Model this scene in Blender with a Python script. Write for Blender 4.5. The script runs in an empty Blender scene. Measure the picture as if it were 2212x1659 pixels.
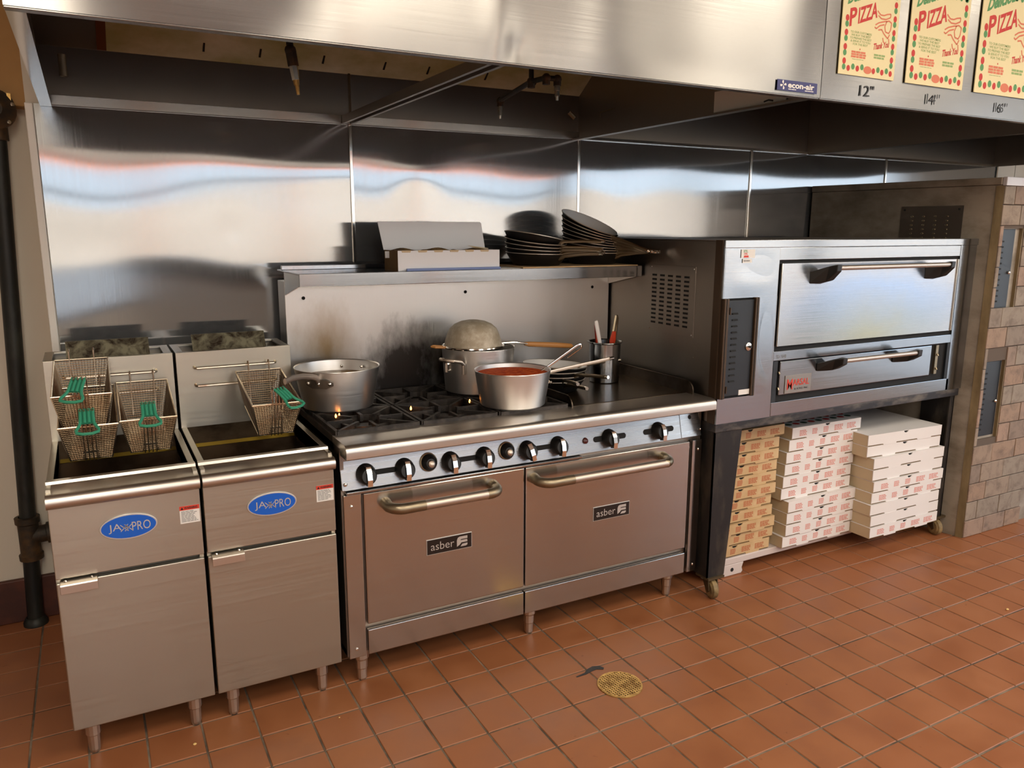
import bpy, bmesh, math, random
from mathutils import Vector, Matrix

random.seed(11)
SC = bpy.context.scene
COL = SC.collection
PI = math.pi

# ---------------------------------------------------------------- camera
CAM_P = Vector((-0.6592, -3.2723, 1.5551))
FPX = 1687.4
_y, _t, _r = (math.radians(a) for a in (28.2463, 11.2519, 0.1471))
FW = Vector((math.sin(_y) * math.cos(_t), math.cos(_y) * math.cos(_t), -math.sin(_t)))
_rt = Vector((math.cos(_y), -math.sin(_y), 0.0))
_up = _rt.cross(FW)
RT = _rt * math.cos(_r) + _up * math.sin(_r)
UPV = -_rt * math.sin(_r) + _up * math.cos(_r)
cam = bpy.data.cameras.new('camera')
cam.sensor_fit = 'HORIZONTAL'
cam.sensor_width = 36.0
cam.lens = FPX * 36.0 / 2212.0
cam.clip_start = 0.05
cam_o = bpy.data.objects.new('camera', cam)
M = Matrix((RT, UPV, -FW)).transposed().to_4x4()
M.translation = CAM_P
cam_o.matrix_world = M
COL.objects.link(cam_o)
SC.camera = cam_o

# ---------------------------------------------------------------- light and exposure
SC.view_settings.view_transform = 'Standard'
SC.view_settings.look = 'None'
SC.view_settings.exposure = 0.0
SC.view_settings.gamma = 1.0
SC.view_settings.use_curve_mapping = False
SC.cycles.use_denoising = True
SC.cycles.max_bounces = 8
SC.cycles.diffuse_bounces = 4
SC.cycles.glossy_bounces = 5
SC.cycles.transparent_max_bounces = 8
SC.cycles.sample_clamp_indirect = 6.0
SC.cycles.caustics_reflective = False
SC.cycles.caustics_refractive = False
SC.cycles.blur_glossy = 0.5

SKY_STRENGTH = 3.3
w = bpy.data.worlds.new('daylight')
SC.world = w
w.use_nodes = True
wn = w.node_tree
wn.nodes.clear()
o_ = wn.nodes.new('ShaderNodeOutputWorld')
b_ = wn.nodes.new('ShaderNodeBackground')
tc = wn.nodes.new('ShaderNodeTexCoord')
sx = wn.nodes.new('ShaderNodeSeparateXYZ')
rp = wn.nodes.new('ShaderNodeValToRGB')
rp.color_ramp.elements[0].position = 0.0
rp.color_ramp.elements[0].color = (0.80, 0.91, 1.0, 1)
rp.color_ramp.elements[1].position = 0.7
rp.color_ramp.elements[1].color = (0.50, 0.70, 1.0, 1)
wn.links.new(tc.outputs['Generated'], sx.inputs[0])
wn.links.new(sx.outputs['Z'], rp.inputs[0])
wn.links.new(rp.outputs[0], b_.inputs[0])
b_.inputs[1].default_value = SKY_STRENGTH
wn.links.new(b_.outputs[0], o_.inputs[0])


def area(name, loc, rot, sx_, sy_, power, col, shape='RECTANGLE'):
    l = bpy.data.lights.new(name, 'AREA')
    l.shape = shape
    l.size = sx_
    l.size_y = sy_
    l.energy = power
    l.color = col
    o = bpy.data.objects.new(name, l)
    o.location = loc
    o.rotation_euler = rot
    COL.objects.link(o)
    return o


FRONT_Y = -7.8          # the window wall behind the camera
CEIL_Z = 3.15
WARM = (1.0, 0.89, 0.73)
LAMP_POWER = 31.0
for lx in (-0.9, 1.0, 2.9, 4.7):
    for ly in (-3.3, -5.0, -6.5):
        area('ceiling_light', (lx, ly, CEIL_Z - 0.03), (0, 0, 0), 0.6, 1.1, LAMP_POWER, WARM)
# daylight portals in the openings of the two window walls
WIN_Z0, WIN_Z1 = 0.35, 2.46
po = area('window_portal', (1.9, FRONT_Y - 0.02, (WIN_Z0 + WIN_Z1) / 2), (PI / 2, 0, 0), 7.6, WIN_Z1 - WIN_Z0, 1, (1, 1, 1))
po.data.cycles.is_portal = True
po = area('window_portal', (5.72, -4.2, (0.2 + WIN_Z1) / 2), (PI / 2, 0, PI / 2), 5.6, WIN_Z1 - 0.2, 1, (1, 1, 1))
po.data.cycles.is_portal = True


sun = bpy.data.lights.new('sun', 'SUN')
sun.energy = 14.0
sun.angle = 0.02
sun.color = (1.0, 0.94, 0.86)
sun_o = bpy.data.objects.new('sun', sun)
sun_o.rotation_euler = (math.radians(-48), 0, 0)      # high behind the building, lighting the street outside
COL.objects.link(sun_o)


# ---------------------------------------------------------------- materials
def c(r, g, b):
    f = lambda v: (v / 255 / 12.92) if v / 255 <= 0.04045 else ((v / 255 + 0.055) / 1.055) ** 2.4
    return (f(r), f(g), f(b), 1.0)


MATS = {}


def mat(name, col, rough=0.5, metal=0.0, spec=0.5, emit=None, estr=0.0, coat=0.0):
    m = bpy.data.materials.new(name)
    m.use_nodes = True
    b = m.node_tree.nodes['Principled BSDF']
    b.inputs['Base Color'].default_value = col
    b.inputs['Roughness'].default_value = rough
    b.inputs['Metallic'].default_value = metal
    b.inputs['Specular IOR Level'].default_value = spec
    b.inputs['Coat Weight'].default_value = coat
    if emit:
        b.inputs['Emission Color'].default_value = emit
        b.inputs['Emission Strength'].default_value = estr
    MATS[name] = m
    return m


def nt(m):
    t = m.node_tree
    return t.nodes, t.links, t.nodes['Principled BSDF']


def noise(m, scale=(5, 5, 5), detail=4.0, rough=0.6, dist=0.0, coord='Object'):
    n, l, b = nt(m)
    tc = n.new('ShaderNodeTexCoord')
    mp = n.new('ShaderNodeMapping')
    mp.inputs['Scale'].default_value = scale
    nz = n.new('ShaderNodeTexNoise')
    nz.inputs['Scale'].default_value = 1.0
    nz.inputs['Detail'].default_value = detail
    nz.inputs['Roughness'].default_value = rough
    nz.inputs['Distortion'].default_value = dist
    l.new(tc.outputs[coord], mp.inputs[0])
    l.new(mp.outputs[0], nz.inputs['Vector'])
    return nz.outputs['Fac']


def ramp(m, fac, stops):
    n, l, b = nt(m)
    r = n.new('ShaderNodeValToRGB')
    el = r.color_ramp.elements
    el[0].position, el[0].color = stops[0]
    el[1].position, el[1].color = stops[-1]
    for p, col in stops[1:-1]:
        e = el.new(p)
        e.color = col
    l.new(fac, r.inputs[0])
    return r.outputs[0]


def mathn(m, op, a, bb=None, clamp=False):
    n, l, b = nt(m)
    x = n.new('ShaderNodeMath')
    x.operation = op
    x.use_clamp = clamp
    for i, v in enumerate((a, bb)):
        if v is None:
            continue
        if isinstance(v, (int, float)):
            x.inputs[i].default_value = v
        else:
            l.new(v, x.inputs[i])
    return x.outputs[0]


def mixc(m, fac, a, bb):
    n, l, b = nt(m)
    x = n.new('ShaderNodeMix')
    x.data_type = 'RGBA'
    if isinstance(fac, (int, float)):
        x.inputs[0].default_value = fac
    else:
        l.new(fac, x.inputs[0])
    for i, v in ((6, a), (7, bb)):
        if isinstance(v, tuple):
            x.inputs[i].default_value = v
        else:
            l.new(v, x.inputs[i])
    return x.outputs[2]


def set_in(m, sock, out):
    n, l, b = nt(m)
    l.new(out, b.inputs[sock])


def vary(m, c1, c2, scale=(6, 6, 6), lo=0.4, hi=0.65, detail=5.0, dist=0.0):
    f = noise(m, scale, detail, 0.6, dist)
    o = ramp(m, f, [(lo, c1), (hi, c2)])
    set_in(m, 'Base Color', o)
    return o


def bump(m, scale, strength=0.1, dist=0.001, detail=3.0):
    n, l, b = nt(m)
    f = noise(m, scale, detail)
    bp = n.new('ShaderNodeBump')
    bp.inputs['Strength'].default_value = strength
    bp.inputs['Distance'].default_value = dist
    l.new(f, bp.inputs['Height'])
    l.new(bp.outputs[0], b.inputs['Normal'])


def rough_noise(m, scale, lo, hi, detail=3.0):
    n, l, b = nt(m)
    f = noise(m, scale, detail)
    mr = n.new('ShaderNodeMapRange')
    mr.inputs['From Min'].default_value = 0.3
    mr.inputs['From Max'].default_value = 0.7
    mr.inputs['To Min'].default_value = lo
    mr.inputs['To Max'].default_value = hi
    l.new(f, mr.inputs['Value'])
    l.new(mr.outputs[0], b.inputs['Roughness'])


def steel(name, col, rlo, rhi, aniso=0.6, tan=(1, 0, 0), grain=(2, 2, 300)):
    """Brushed stainless; tan is the direction the brushing smears reflections along."""
    m = mat(name, col, (rlo + rhi) / 2, 1.0)
    n, l, b = nt(m)
    rough_noise(m, grain, rlo, rhi, 4.0)
    b.inputs['Anisotropic'].default_value = aniso
    v = n.new('ShaderNodeCombineXYZ')
    for i in range(3):
        v.inputs[i].default_value = tan[i]
    l.new(v.outputs[0], b.inputs['Tangent'])
    return m


VERT, HORI = (1, 0.07, 0.05), (0.05, 0.07, 1)
GV, GH = (260, 260, 2.0), (2.0, 260, 260)
S_WALL = steel('wall_steel', c(160, 163, 166), 0.085, 0.125, 0.95, VERT, (260, 0.01, 2.0))
# a little diffuse haze, added to lift the dark parts of the reflection
MATS['wall_steel'].node_tree.nodes['Principled BSDF'].inputs['Metallic'].default_value = 0.78
S_HOOD = steel('hood_steel', c(146, 144, 141), 0.19, 0.25, 0.96, HORI, (2.0, 0.01, 260))
S_HOODIN = steel('hood_inner_steel', c(146, 139, 132), 0.28, 0.40, 0.5, VERT, GV)
S_FRY = steel('fryer_steel', c(180, 175, 163), 0.29, 0.37, 0.6, HORI, GH)
S_RNG = steel('range_steel', c(184, 180, 175), 0.14, 0.20, 0.85, HORI, GH)
S_BULL = steel('bullnose_steel', c(206, 199, 190), 0.30, 0.34, 0.3, HORI, (2, 60, 60))
S_OVEN = steel('oven_steel', c(160, 164, 169), 0.13, 0.20, 0.7, HORI, GH)
S_OVSIDE = steel('oven_side_steel', c(150, 142, 134), 0.34, 0.46, 0.4, HORI, GH)
S_CHROME = mat('chrome', c(225, 222, 216), 0.12, 1.0)
S_WIRE = mat('basket_wire', c(120, 98, 72), 0.4, 0.9)
vary(S_WIRE, c(120, 102, 80), c(92, 58, 34), (14, 14, 14), 0.45, 0.70)
S_FRAME = mat('basket_frame_wire', c(214, 196, 168), 0.28, 1.0)
vary(S_FRAME, c(218, 204, 182), c(150, 100, 62), (10, 10, 10), 0.52, 0.72)
S_ALU = steel('aluminium', c(214, 213, 212), 0.34, 0.44, 0.4, HORI, (3, 3, 200))
S_ALU2 = mat('handle_aluminium', c(196, 184, 172), 0.42, 1.0)
S_CAST = mat('cast_handle_end', c(150, 138, 116), 0.38, 1.0)
rough_noise(S_CAST, (40, 40, 40), 0.30, 0.50)

# backguard: brushed steel with heat and soot stains of its own
S_BACK = steel('backguard_steel', c(216, 215, 212), 0.30, 0.42, 0.5, VERT, GV)
n_, l_, bb_ = nt(S_BACK)
tcb = n_.new('ShaderNodeTexCoord')


def blob(m, tcn, pos, rad, nz, nzamt):
    n, l, b = nt(m)
    mp = n.new('ShaderNodeMapping')
    mp.vector_type = 'POINT'
    mp.inputs['Location'].default_value = tuple(-p / r for p, r in zip(pos, rad))
    mp.inputs['Scale'].default_value = tuple(1 / r for r in rad)
    ln = n.new('ShaderNodeVectorMath')
    ln.operation = 'LENGTH'
    l.new(tcn.outputs['Object'], mp.inputs[0])
    l.new(mp.outputs[0], ln.inputs[0])
    d = mathn(m, 'ADD', ln.outputs['Value'], mathn(m, 'MULTIPLY', mathn(m, 'SUBTRACT', nz, 0.5), nzamt))
    return mathn(m, 'SUBTRACT', 1.0, d, True)


nzb = noise(S_BACK, (9, 9, 4.5), 6.0, 0.65)
soot = mathn(S_BACK, 'MULTIPLY', blob(S_BACK, tcb, (0.47 - 0.762, 0.31, 0.90), (0.22, 9, 0.30), nzb, 1.3), 1.7, True)
tan1 = mathn(S_BACK, 'MULTIPLY', blob(S_BACK, tcb, (0.16 - 0.762, 0.31, 1.08), (0.16, 9, 0.22), nzb, 1.0), 0.9, True)
tan2 = mathn(S_BACK, 'MULTIPLY', blob(S_BACK, tcb, (0.72 - 0.762, 0.31, 0.98), (0.16, 9, 0.16), nzb, 1.0), 1.6, True)
col_ = mixc(S_BACK, tan1, c(216, 215, 212), c(150, 124, 84))
col_ = mixc(S_BACK, tan2, col_, c(92, 78, 66))
col_ = mixc(S_BACK, mathn(S_BACK, 'MULTIPLY', soot, 0.92), col_, c(44, 36, 32))
set_in(S_BACK, 'Base Color', col_)

# deck oven door: polished steel blued and yellowed by heat
S_DOOR = steel('oven_door_steel', c(212, 212, 214), 0.16, 0.26, 0.5, HORI, GH)
n_, l_, bb_ = nt(S_DOOR)
tcd = n_.new('ShaderNodeTexCoord')
nzd = noise(S_DOOR, (5, 5, 6), 4.0, 0.6)
ye = mathn(S_DOOR, 'MULTIPLY', blob(S_DOOR, tcd, (0.58, 0, 0.02), (0.62, 9, 0.22), nzd, 0.5), 0.8, True)
bl = mathn(S_DOOR, 'MULTIPLY', blob(S_DOOR, tcd, (0.62, 0, 0.14), (0.62, 9, 0.22), nzd, 0.5), 2.0, True)
cd_ = mixc(S_DOOR, bl, c(178, 178, 180), c(160, 174, 196))
cd_ = mixc(S_DOOR, ye, cd_, c(176, 166, 128))
set_in(S_DOOR, 'Base Color', cd_)

M_GREASE = mat('greasy_galvanised', c(150, 138, 96), 0.42, 0.15)
vary(M_GREASE, c(172, 180, 132), c(224, 230, 214), (3, 3, 7), 0.36, 0.66, 6.0)
M_WALL = mat('painted_wall', c(214, 206, 190), 0.6)
bump(M_WALL, (60, 60, 60), 0.08, 0.002)
M_WHITEP = mat('white_board', c(222, 220, 214), 0.45)
M_TANB = mat('tan_board', c(168, 126, 66), 0.6)
vary(M_TANB, c(150, 108, 52), c(182, 140, 78), (2, 2, 1.2), 0.35, 0.7)
M_BASE = mat('baseboard_red', c(74, 34, 22), 0.55)
vary(M_BASE, c(62, 28, 18), c(86, 42, 26), (9, 9, 9))
M_CEIL = mat('ceiling_white', c(206, 203, 198), 0.75)
M_CREAM = mat('cream_paint', c(216, 212, 202), 0.7)
M_DARKF = mat('dark_frame', c(40, 38, 36), 0.4)
M_HEAD = mat('pale_soffit', c(240, 236, 230), 0.7)
M_COUNT = mat('counter_front', c(176, 172, 166), 0.5)
M_ASPH = mat('concrete_outside', c(140, 139, 136), 0.9)
M_BLDG = mat('building_stucco', c(206, 190, 172), 0.9)
vary(M_BLDG, c(190, 174, 156), c(222, 206, 188), (0.25, 0.25, 0.25))
M_LED = mat('led_strip', (1, 0.3, 0.08, 1), 0.5, emit=(1.0, 0.30, 0.09, 1), estr=7.0)

M_GROUT = mat('grout', c(104, 90, 76), 0.9)
vary(M_GROUT, c(82, 70, 58), c(140, 124, 106), (7, 7, 7), 0.38, 0.66)
M_TILE = mat('quarry_tile', c(150, 82, 46), 0.42)
n_, l_, bb_ = nt(M_TILE)
oi = n_.new('ShaderNodeObjectInfo')
gm = n_.new('ShaderNodeNewGeometry')
mpw = n_.new('ShaderNodeMapping')
mpw.inputs['Scale'].default_value = (5.5, 5.5, 5.5)
nw = n_.new('ShaderNodeTexNoise')
nw.inputs['Detail'].default_value = 5.0
nw.inputs['Scale'].default_value = 1.0
l_.new(gm.outputs['Position'], mpw.inputs[0])
l_.new(mpw.outputs[0], nw.inputs['Vector'])
t1 = ramp(M_TILE, nw.outputs['Fac'], [(0.30, c(140, 86, 54)), (0.55, c(154, 98, 62)), (0.75, c(162, 106, 70))])
t2 = mixc(M_TILE, mathn(M_TILE, 'MULTIPLY', oi.outputs['Random'], 0.55), t1, c(146, 88, 54))
mp2 = n_.new('ShaderNodeMapping')
mp2.inputs['Scale'].default_value = (26, 26, 26)
nw2 = n_.new('ShaderNodeTexNoise')
nw2.inputs['Detail'].default_value = 2.0
nw2.inputs['Scale'].default_value = 1.0
l_.new(gm.outputs['Position'], mp2.inputs[0])
l_.new(mp2.outputs[0], nw2.inputs['Vector'])
spots = ramp(M_TILE, nw2.outputs['Fac'], [(0.72, (0, 0, 0, 1)), (0.80, (1, 1, 1, 1))])
t3 = mixc(M_TILE, mathn(M_TILE, 'MULTIPLY', spots, 0.6), t2, c(88, 40, 20))
set_in(M_TILE, 'Base Color', t3)
mrr = n_.new('ShaderNodeMapRange')
mrr.inputs['From Min'].default_value = 0.3
mrr.inputs['From Max'].default_value = 0.7
mrr.inputs['To Min'].default_value = 0.36
mrr.inputs['To Max'].default_value = 0.56
l_.new(nw.outputs['Fac'], mrr.inputs[0])
l_.new(mrr.outputs[0], bb_.inputs['Roughness'])

M_BLACK = mat('black_plastic', c(12, 12, 12), 0.45)
S_CTRL = steel('control_steel', c(172, 174, 176), 0.24, 0.34, 0.6, HORI, GH)
M_GAP = mat('dark_gap', c(8, 7, 7), 0.8)
M_IRON = mat('cast_iron', c(50, 46, 44), 0.55, 0.4)
vary(M_IRON, c(38, 34, 32), c(84, 76, 70), (18, 18, 18), 0.45, 0.75)
M_PIT = mat('burner_tray', c(34, 29, 26), 0.6, 0.3)
vary(M_PIT, c(26, 22, 20), c(70, 50, 36), (9, 9, 9), 0.45, 0.75)
M_GRID = mat('griddle_plate', c(44, 34, 24), 0.26, 0.75)
vary(M_GRID, c(30, 24, 18), c(76, 60, 42), (6, 9, 6), 0.35, 0.7)
M_FLAME = mat('flame', (1, 0.4, 0.1, 1), 0.5, emit=(1.0, 0.32, 0.06, 1), estr=12.0)
M_OIL = mat('fry_oil', c(26, 18, 12), 0.12, 0.0, 0.6)
M_TANK = mat('tank_steel', c(92, 82, 72), 0.34, 1.0)
vary(M_TANK, c(112, 100, 88), c(46, 36, 28), (5, 5, 5), 0.42, 0.7)
M_YEL = mat('oil_line', c(150, 124, 40), 0.4)
M_SCORCH = mat('scorched_plate', c(104, 98, 80), 0.5, 0.7)
vary(M_SCORCH, c(124, 120, 100), c(40, 28, 16), (24, 24, 24), 0.38, 0.62, 6.0, 0.5)
M_GREEN = mat('green_grip', c(58, 146, 116), 0.32)
M_BLUE = mat('badge_blue', c(16, 92, 196), 0.3)
M_SILV = mat('badge_silver', c(206, 206, 204), 0.35, 0.6)
M_RED = mat('label_red', c(206, 62, 44), 0.5)
M_WHITE = mat('label_white', c(226, 224, 220), 0.5)
M_GREY = mat('print_grey', c(130, 130, 130), 0.6)
M_INK = mat('black_ink', c(24, 22, 22), 0.5)
M_NAVY = mat('sticker_navy', c(38, 40, 104), 0.4)
M_BADGEB = mat('badge_black', c(26, 20, 18), 0.35)
M_PANO = mat('pan_black', c(20, 19, 19), 0.45, 0.3)
M_PANR = mat('pan_rim', c(196, 188, 176), 0.3, 0.8)
M_PANI = mat('pan_inside', c(212, 212, 212), 0.3, 0.25)
M_PHAND = mat('pan_handle', c(166, 150, 128), 0.3, 1.0)
M_SAUCE = mat('tomato_sauce', c(150, 48, 14), 0.7, 0.0, 0.15)
vary(M_SAUCE, c(150, 44, 12), c(206, 98, 40), (60, 60, 60), 0.4, 0.68)
bump(M_SAUCE, (70, 70, 70), 0.6, 0.004)
M_BROTH = mat('brown_broth', c(112, 82, 42), 0.35, 0.0, 0.2)
vary(M_BROTH, c(96, 66, 30), c(140, 110, 66), (30, 30, 30))
M_SIEVE = mat('sieve_mesh', c(166, 156, 136), 0.5, 0.2)
vary(M_SIEVE, c(158, 146, 126), c(190, 180, 164), (28, 28, 28), 0.42, 0.7)
bump(M_SIEVE, (420, 420, 420), 0.7, 0.002, 1.0)
M_WOOD = mat('wood_handle', c(176, 122, 66), 0.5)
M_REDH = mat('red_handle', c(190, 58, 30), 0.4)
M_WHH = mat('white_handle', c(226, 222, 220), 0.35)
M_CARD = mat('white_card', c(226, 230, 236), 0.55)
M_KRAFT = mat('kraft_card', c(200, 172, 128), 0.7)
vary(M_KRAFT, c(192, 160, 116), c(208, 180, 138), (7, 7, 7))
M_KDARK = mat('dark_card', c(116, 92, 58), 0.8)
M_BOXW = mat('pizza_box_white', c(228, 224, 222), 0.65)
M_BOXT = mat('pizza_box_side', c(196, 178, 146), 0.75)  # white boxes' sides browned: shade and kraft bounce put into the colour
M_PRINT = mat('box_print_red', c(214, 138, 126), 0.7)
M_PRINTK = mat('box_print_kraft_red', c(176, 92, 56), 0.7)
M_BAG = mat('bag_cream', c(224, 212, 166), 0.6)
M_BAGR = mat('bag_red', c(190, 40, 34), 0.6)
M_BAGG = mat('bag_green', c(78, 142, 84), 0.6)
M_BAGL = mat('bag_pale_green', c(140, 166, 104), 0.6)
M_BAGP = mat('bag_pale_red', c(208, 116, 84), 0.6)
M_SPICE = mat('ground_spice', c(110, 80, 44), 0.9)
vary(M_SPICE, c(78, 52, 26), c(160, 130, 76), (22, 22, 22))
bump(M_SPICE, (200, 200, 200), 0.8, 0.003)
M_BLUES = mat('blue_film_box', c(110, 132, 184), 0.45)
M_LOUV = mat('louver_blue_black', c(30, 35, 41), 0.45, 0.1)
M_BRNZ = mat('bronze_angle', c(78, 62, 48), 0.4, 0.6)
M_STAND = mat('stand_black', c(34, 32, 31), 0.5, 0.1)
vary(M_STAND, c(26, 24, 24), c(74, 66, 56), (14, 14, 5), 0.48, 0.78, 6.0)
M_BEAM = mat('stand_beam', c(58, 58, 60), 0.5, 0.3)
vary(M_BEAM, c(44, 44, 48), c(120, 112, 102), (8, 8, 22), 0.48, 0.80, 6.0)
M_CAST2 = mat('caster_wheel', c(128, 108, 74), 0.6)
vary(M_CAST2, c(146, 124, 84), c(60, 46, 30), (16, 16, 16), 0.42, 0.7)
M_CAST3 = mat('caster_fork', c(84, 70, 48), 0.55, 0.4)
M_RACK = mat('white_rack', c(206, 194, 190), 0.5)
M_BODY = mat('brick_oven_side', c(180, 170, 150), 0.5, 0.2)
vary(M_BODY, c(164, 154, 140), c(104, 94, 78), (5, 5, 9), 0.40, 0.78, 6.0)
M_CAPW = mat('white_cap', c(222, 222, 226), 0.4)
M_EDGE = mat('wood_edge', c(118, 100, 70), 0.6)
vary(M_EDGE, c(104, 88, 60), c(134, 116, 84), (12, 12, 4))
M_BRICK = mat('brick_face', c(168, 136, 112), 0.8)
n_, l_, bb_ = nt(M_BRICK)
oi = n_.new('ShaderNodeObjectInfo')
nbk = noise(M_BRICK, (16, 16, 16), 6.0, 0.65, 0.4)
b1 = ramp(M_BRICK, oi.outputs['Random'], [(0.0, c(150, 124, 104)), (0.35, c(144, 132, 118)), (0.7, c(128, 114, 102)), (1.0, c(158, 132, 114))])
b2 = mixc(M_BRICK, ramp(M_BRICK, nbk, [(0.46, (0, 0, 0, 1)), (0.68, (0.75, 0.75, 0.75, 1))]), b1, c(104, 88, 78))
set_in(M_BRICK, 'Base Color', b2)
bump(M_BRICK, (40, 40, 40), 0.25, 0.003)
M_MORT = mat('mortar', c(92, 80, 70), 0.9)
M_BRASS = mat('brass', c(196, 158, 88), 0.38, 0.8)
vary(M_BRASS, c(206, 170, 104), c(140, 104, 52), (30, 30, 30))
M_PIPE = mat('black_pipe', c(30, 32, 30), 0.5, 0.3)
vary(M_PIPE, c(24, 26, 25), c(52, 54, 48), (14, 14, 5), 0.45, 0.75)
M_PIPEF = mat('rusty_fitting', c(58, 46, 32), 0.6, 0.3)
vary(M_PIPEF, c(46, 40, 32), c(92, 66, 36), (18, 18, 18), 0.42, 0.72)
M_NOZ = mat('nozzle_chrome', c(200, 196, 186), 0.25, 1.0)
M_COPPER = mat('brown_strip', c(104, 62, 32), 0.45, 0.4)
M_CRUMB = mat('crumb', c(226, 190, 120), 0.8)

g = bpy.data.materials.new('window_glass')
g.use_nodes = True
g.node_tree.nodes.clear()
_o = g.node_tree.nodes.new('ShaderNodeOutputMaterial')
_m = g.node_tree.nodes.new('ShaderNodeMixShader')
_a = g.node_tree.nodes.new('ShaderNodeBsdfTransparent')
_b = g.node_tree.nodes.new('ShaderNodeBsdfGlossy')
_b.inputs['Roughness'].default_value = 0.02
_m.inputs[0].default_value = 0.06
g.node_tree.links.new(_a.outputs[0], _m.inputs[1])
g.node_tree.links.new(_b.outputs[0], _m.inputs[2])
g.node_tree.links.new(_m.outputs[0], _o.inputs[0])
M_GLASS = g


# ---------------------------------------------------------------- mesh builder
class MB:
    def __init__(self):
        self.v, self.f, self.sm, self.mi = [], [], [], []
        self.cur = 0

    def add(self, verts, faces, smooth=False):
        o = len(self.v)
        self.v += [Vector(p) for p in verts]
        for f in faces:
            self.f.append([i + o for i in f])
            self.sm.append(smooth)
            self.mi.append(self.cur)
        return self

    def box(self, x0, x1, y0, y1, z0, z1):
        p = [(x, y, z) for z in (z0, z1) for y in (y0, y1) for x in (x0, x1)]
        return self.add(p, [(0, 2, 3, 1), (4, 5, 7, 6), (0, 1, 5, 4), (2, 6, 7, 3), (0, 4, 6, 2), (1, 3, 7, 5)])

    def prism(self, poly, axis, a0, a1, smooth=False):
        n = len(poly)
        mk = {'x': lambda p, a: (a, p[0], p[1]), 'y': lambda p, a: (p[0], a, p[1]), 'z': lambda p, a: (p[0], p[1], a)}[axis]
        v = [mk(p, a0) for p in poly] + [mk(p, a1) for p in poly]
        f = [(i, (i + 1) % n, (i + 1) % n + n, i + n) for i in range(n)]
        o = len(self.v)
        self.add(v, f, smooth)
        self.f += [[o + i for i in range(n)][::-1], [o + n + i for i in range(n)]]
        self.sm += [False, False]
        self.mi += [self.cur, self.cur]
        return self

    def tube(self, pts, r, n=8, closed=False, cap=True, smooth=True, flat=1.0):
        pts = [Vector(p) for p in pts]
        m = len(pts)
        rr = r if isinstance(r, (list, tuple)) else [r] * m
        tang = []
        for i in range(m):
            if closed:
                t = pts[(i + 1) % m] - pts[i - 1]
            else:
                t = pts[min(i + 1, m - 1)] - pts[max(i - 1, 0)]
            tang.append(t.normalized())
        ref = Vector((0, 0, 1)) if abs(tang[0].z) < 0.9 else Vector((1, 0, 0))
        u = (ref - tang[0] * ref.dot(tang[0])).normalized()
        vs = []
        for i in range(m):
            u = (u - tang[i] * u.dot(tang[i])).normalized()
            w = tang[i].cross(u)
            for k in range(n):
                a = 2 * PI * k / n + (PI / 4 if n == 4 else 0)
                vs.append(pts[i] + (u * math.cos(a) + w * math.sin(a) * flat) * rr[i])
        fs = []
        for i in range(m if closed else m - 1):
            for k in range(n):
                a, b = i * n + k, i * n + (k + 1) % n
                j = ((i + 1) % m) * n
                fs.append((a, b, j + (k + 1) % n, j + k))
        if cap and not closed:
            fs.append(tuple(range(n))[::-1])
            fs.append(tuple((m - 1) * n + k for k in range(n)))
        return self.add(vs, fs, smooth)

    def lathe(self, prof, n=32, c=(0, 0, 0), axis='z', smooth=True):
        vs, fs, rows = [], [], []
        for r, z in prof:
            row = []
            cnt = 1 if r < 1e-6 else n
            for k in range(cnt):
                a = 2 * PI * k / n
                p = (r * math.cos(a), r * math.sin(a), z)
                if axis == 'y':
                    p = (p[0], -p[2], p[1])
                elif axis == 'x':
                    p = (p[2], p[0], p[1])
                row.append(len(vs))
                vs.append((p[0] + c[0], p[1] + c[1], p[2] + c[2]))
            rows.append(row)
        for a, b in zip(rows, rows[1:]):
            for k in range(n):
                k2 = (k + 1) % n
                if len(a) == 1 and len(b) == 1:
                    continue
                if len(a) == 1:
                    fs.append((a[0], b[k2], b[k]))
                elif len(b) == 1:
                    fs.append((a[k], a[k2], b[0]))
                else:
                    fs.append((a[k], a[k2], b[k2], b[k]))
        return self.add(vs, fs, smooth)

    def cyl(self, p0, p1, r, n=16, smooth=True):
        return self.tube([p0, p1], r, n, smooth=smooth)

    def ball(self, c_, r, n=12, sc=(1, 1, 1)):
        vs, fs = [], []
        m = n // 2
        for i in range(m + 1):
            t = PI * i / m
            for k in range(n):
                a = 2 * PI * k / n
                vs.append((c_[0] + r * sc[0] * math.sin(t) * math.cos(a), c_[1] + r * sc[1] * math.sin(t) * math.sin(a), c_[2] + r * sc[2] * math.cos(t)))
        for i in range(m):
            for k in range(n):
                fs.append((i * n + k, (i + 1) * n + k, (i + 1) * n + (k + 1) % n, i * n + (k + 1) % n))
        return self.add(vs, fs, True)

    def grid(self, fn, nu, nv):
        vs = [fn(i / nu, j / nv) for j in range(nv + 1) for i in range(nu + 1)]
        fs = [(j * (nu + 1) + i, j * (nu + 1) + i + 1, (j + 1) * (nu + 1) + i + 1, (j + 1) * (nu + 1) + i) for j in range(nv) for i in range(nu)]
        return self.add(vs, fs, True)

    def xf(self, mtx, start=0):
        for i in range(start, len(self.v)):
            self.v[i] = mtx @ self.v[i]
        return self

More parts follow.
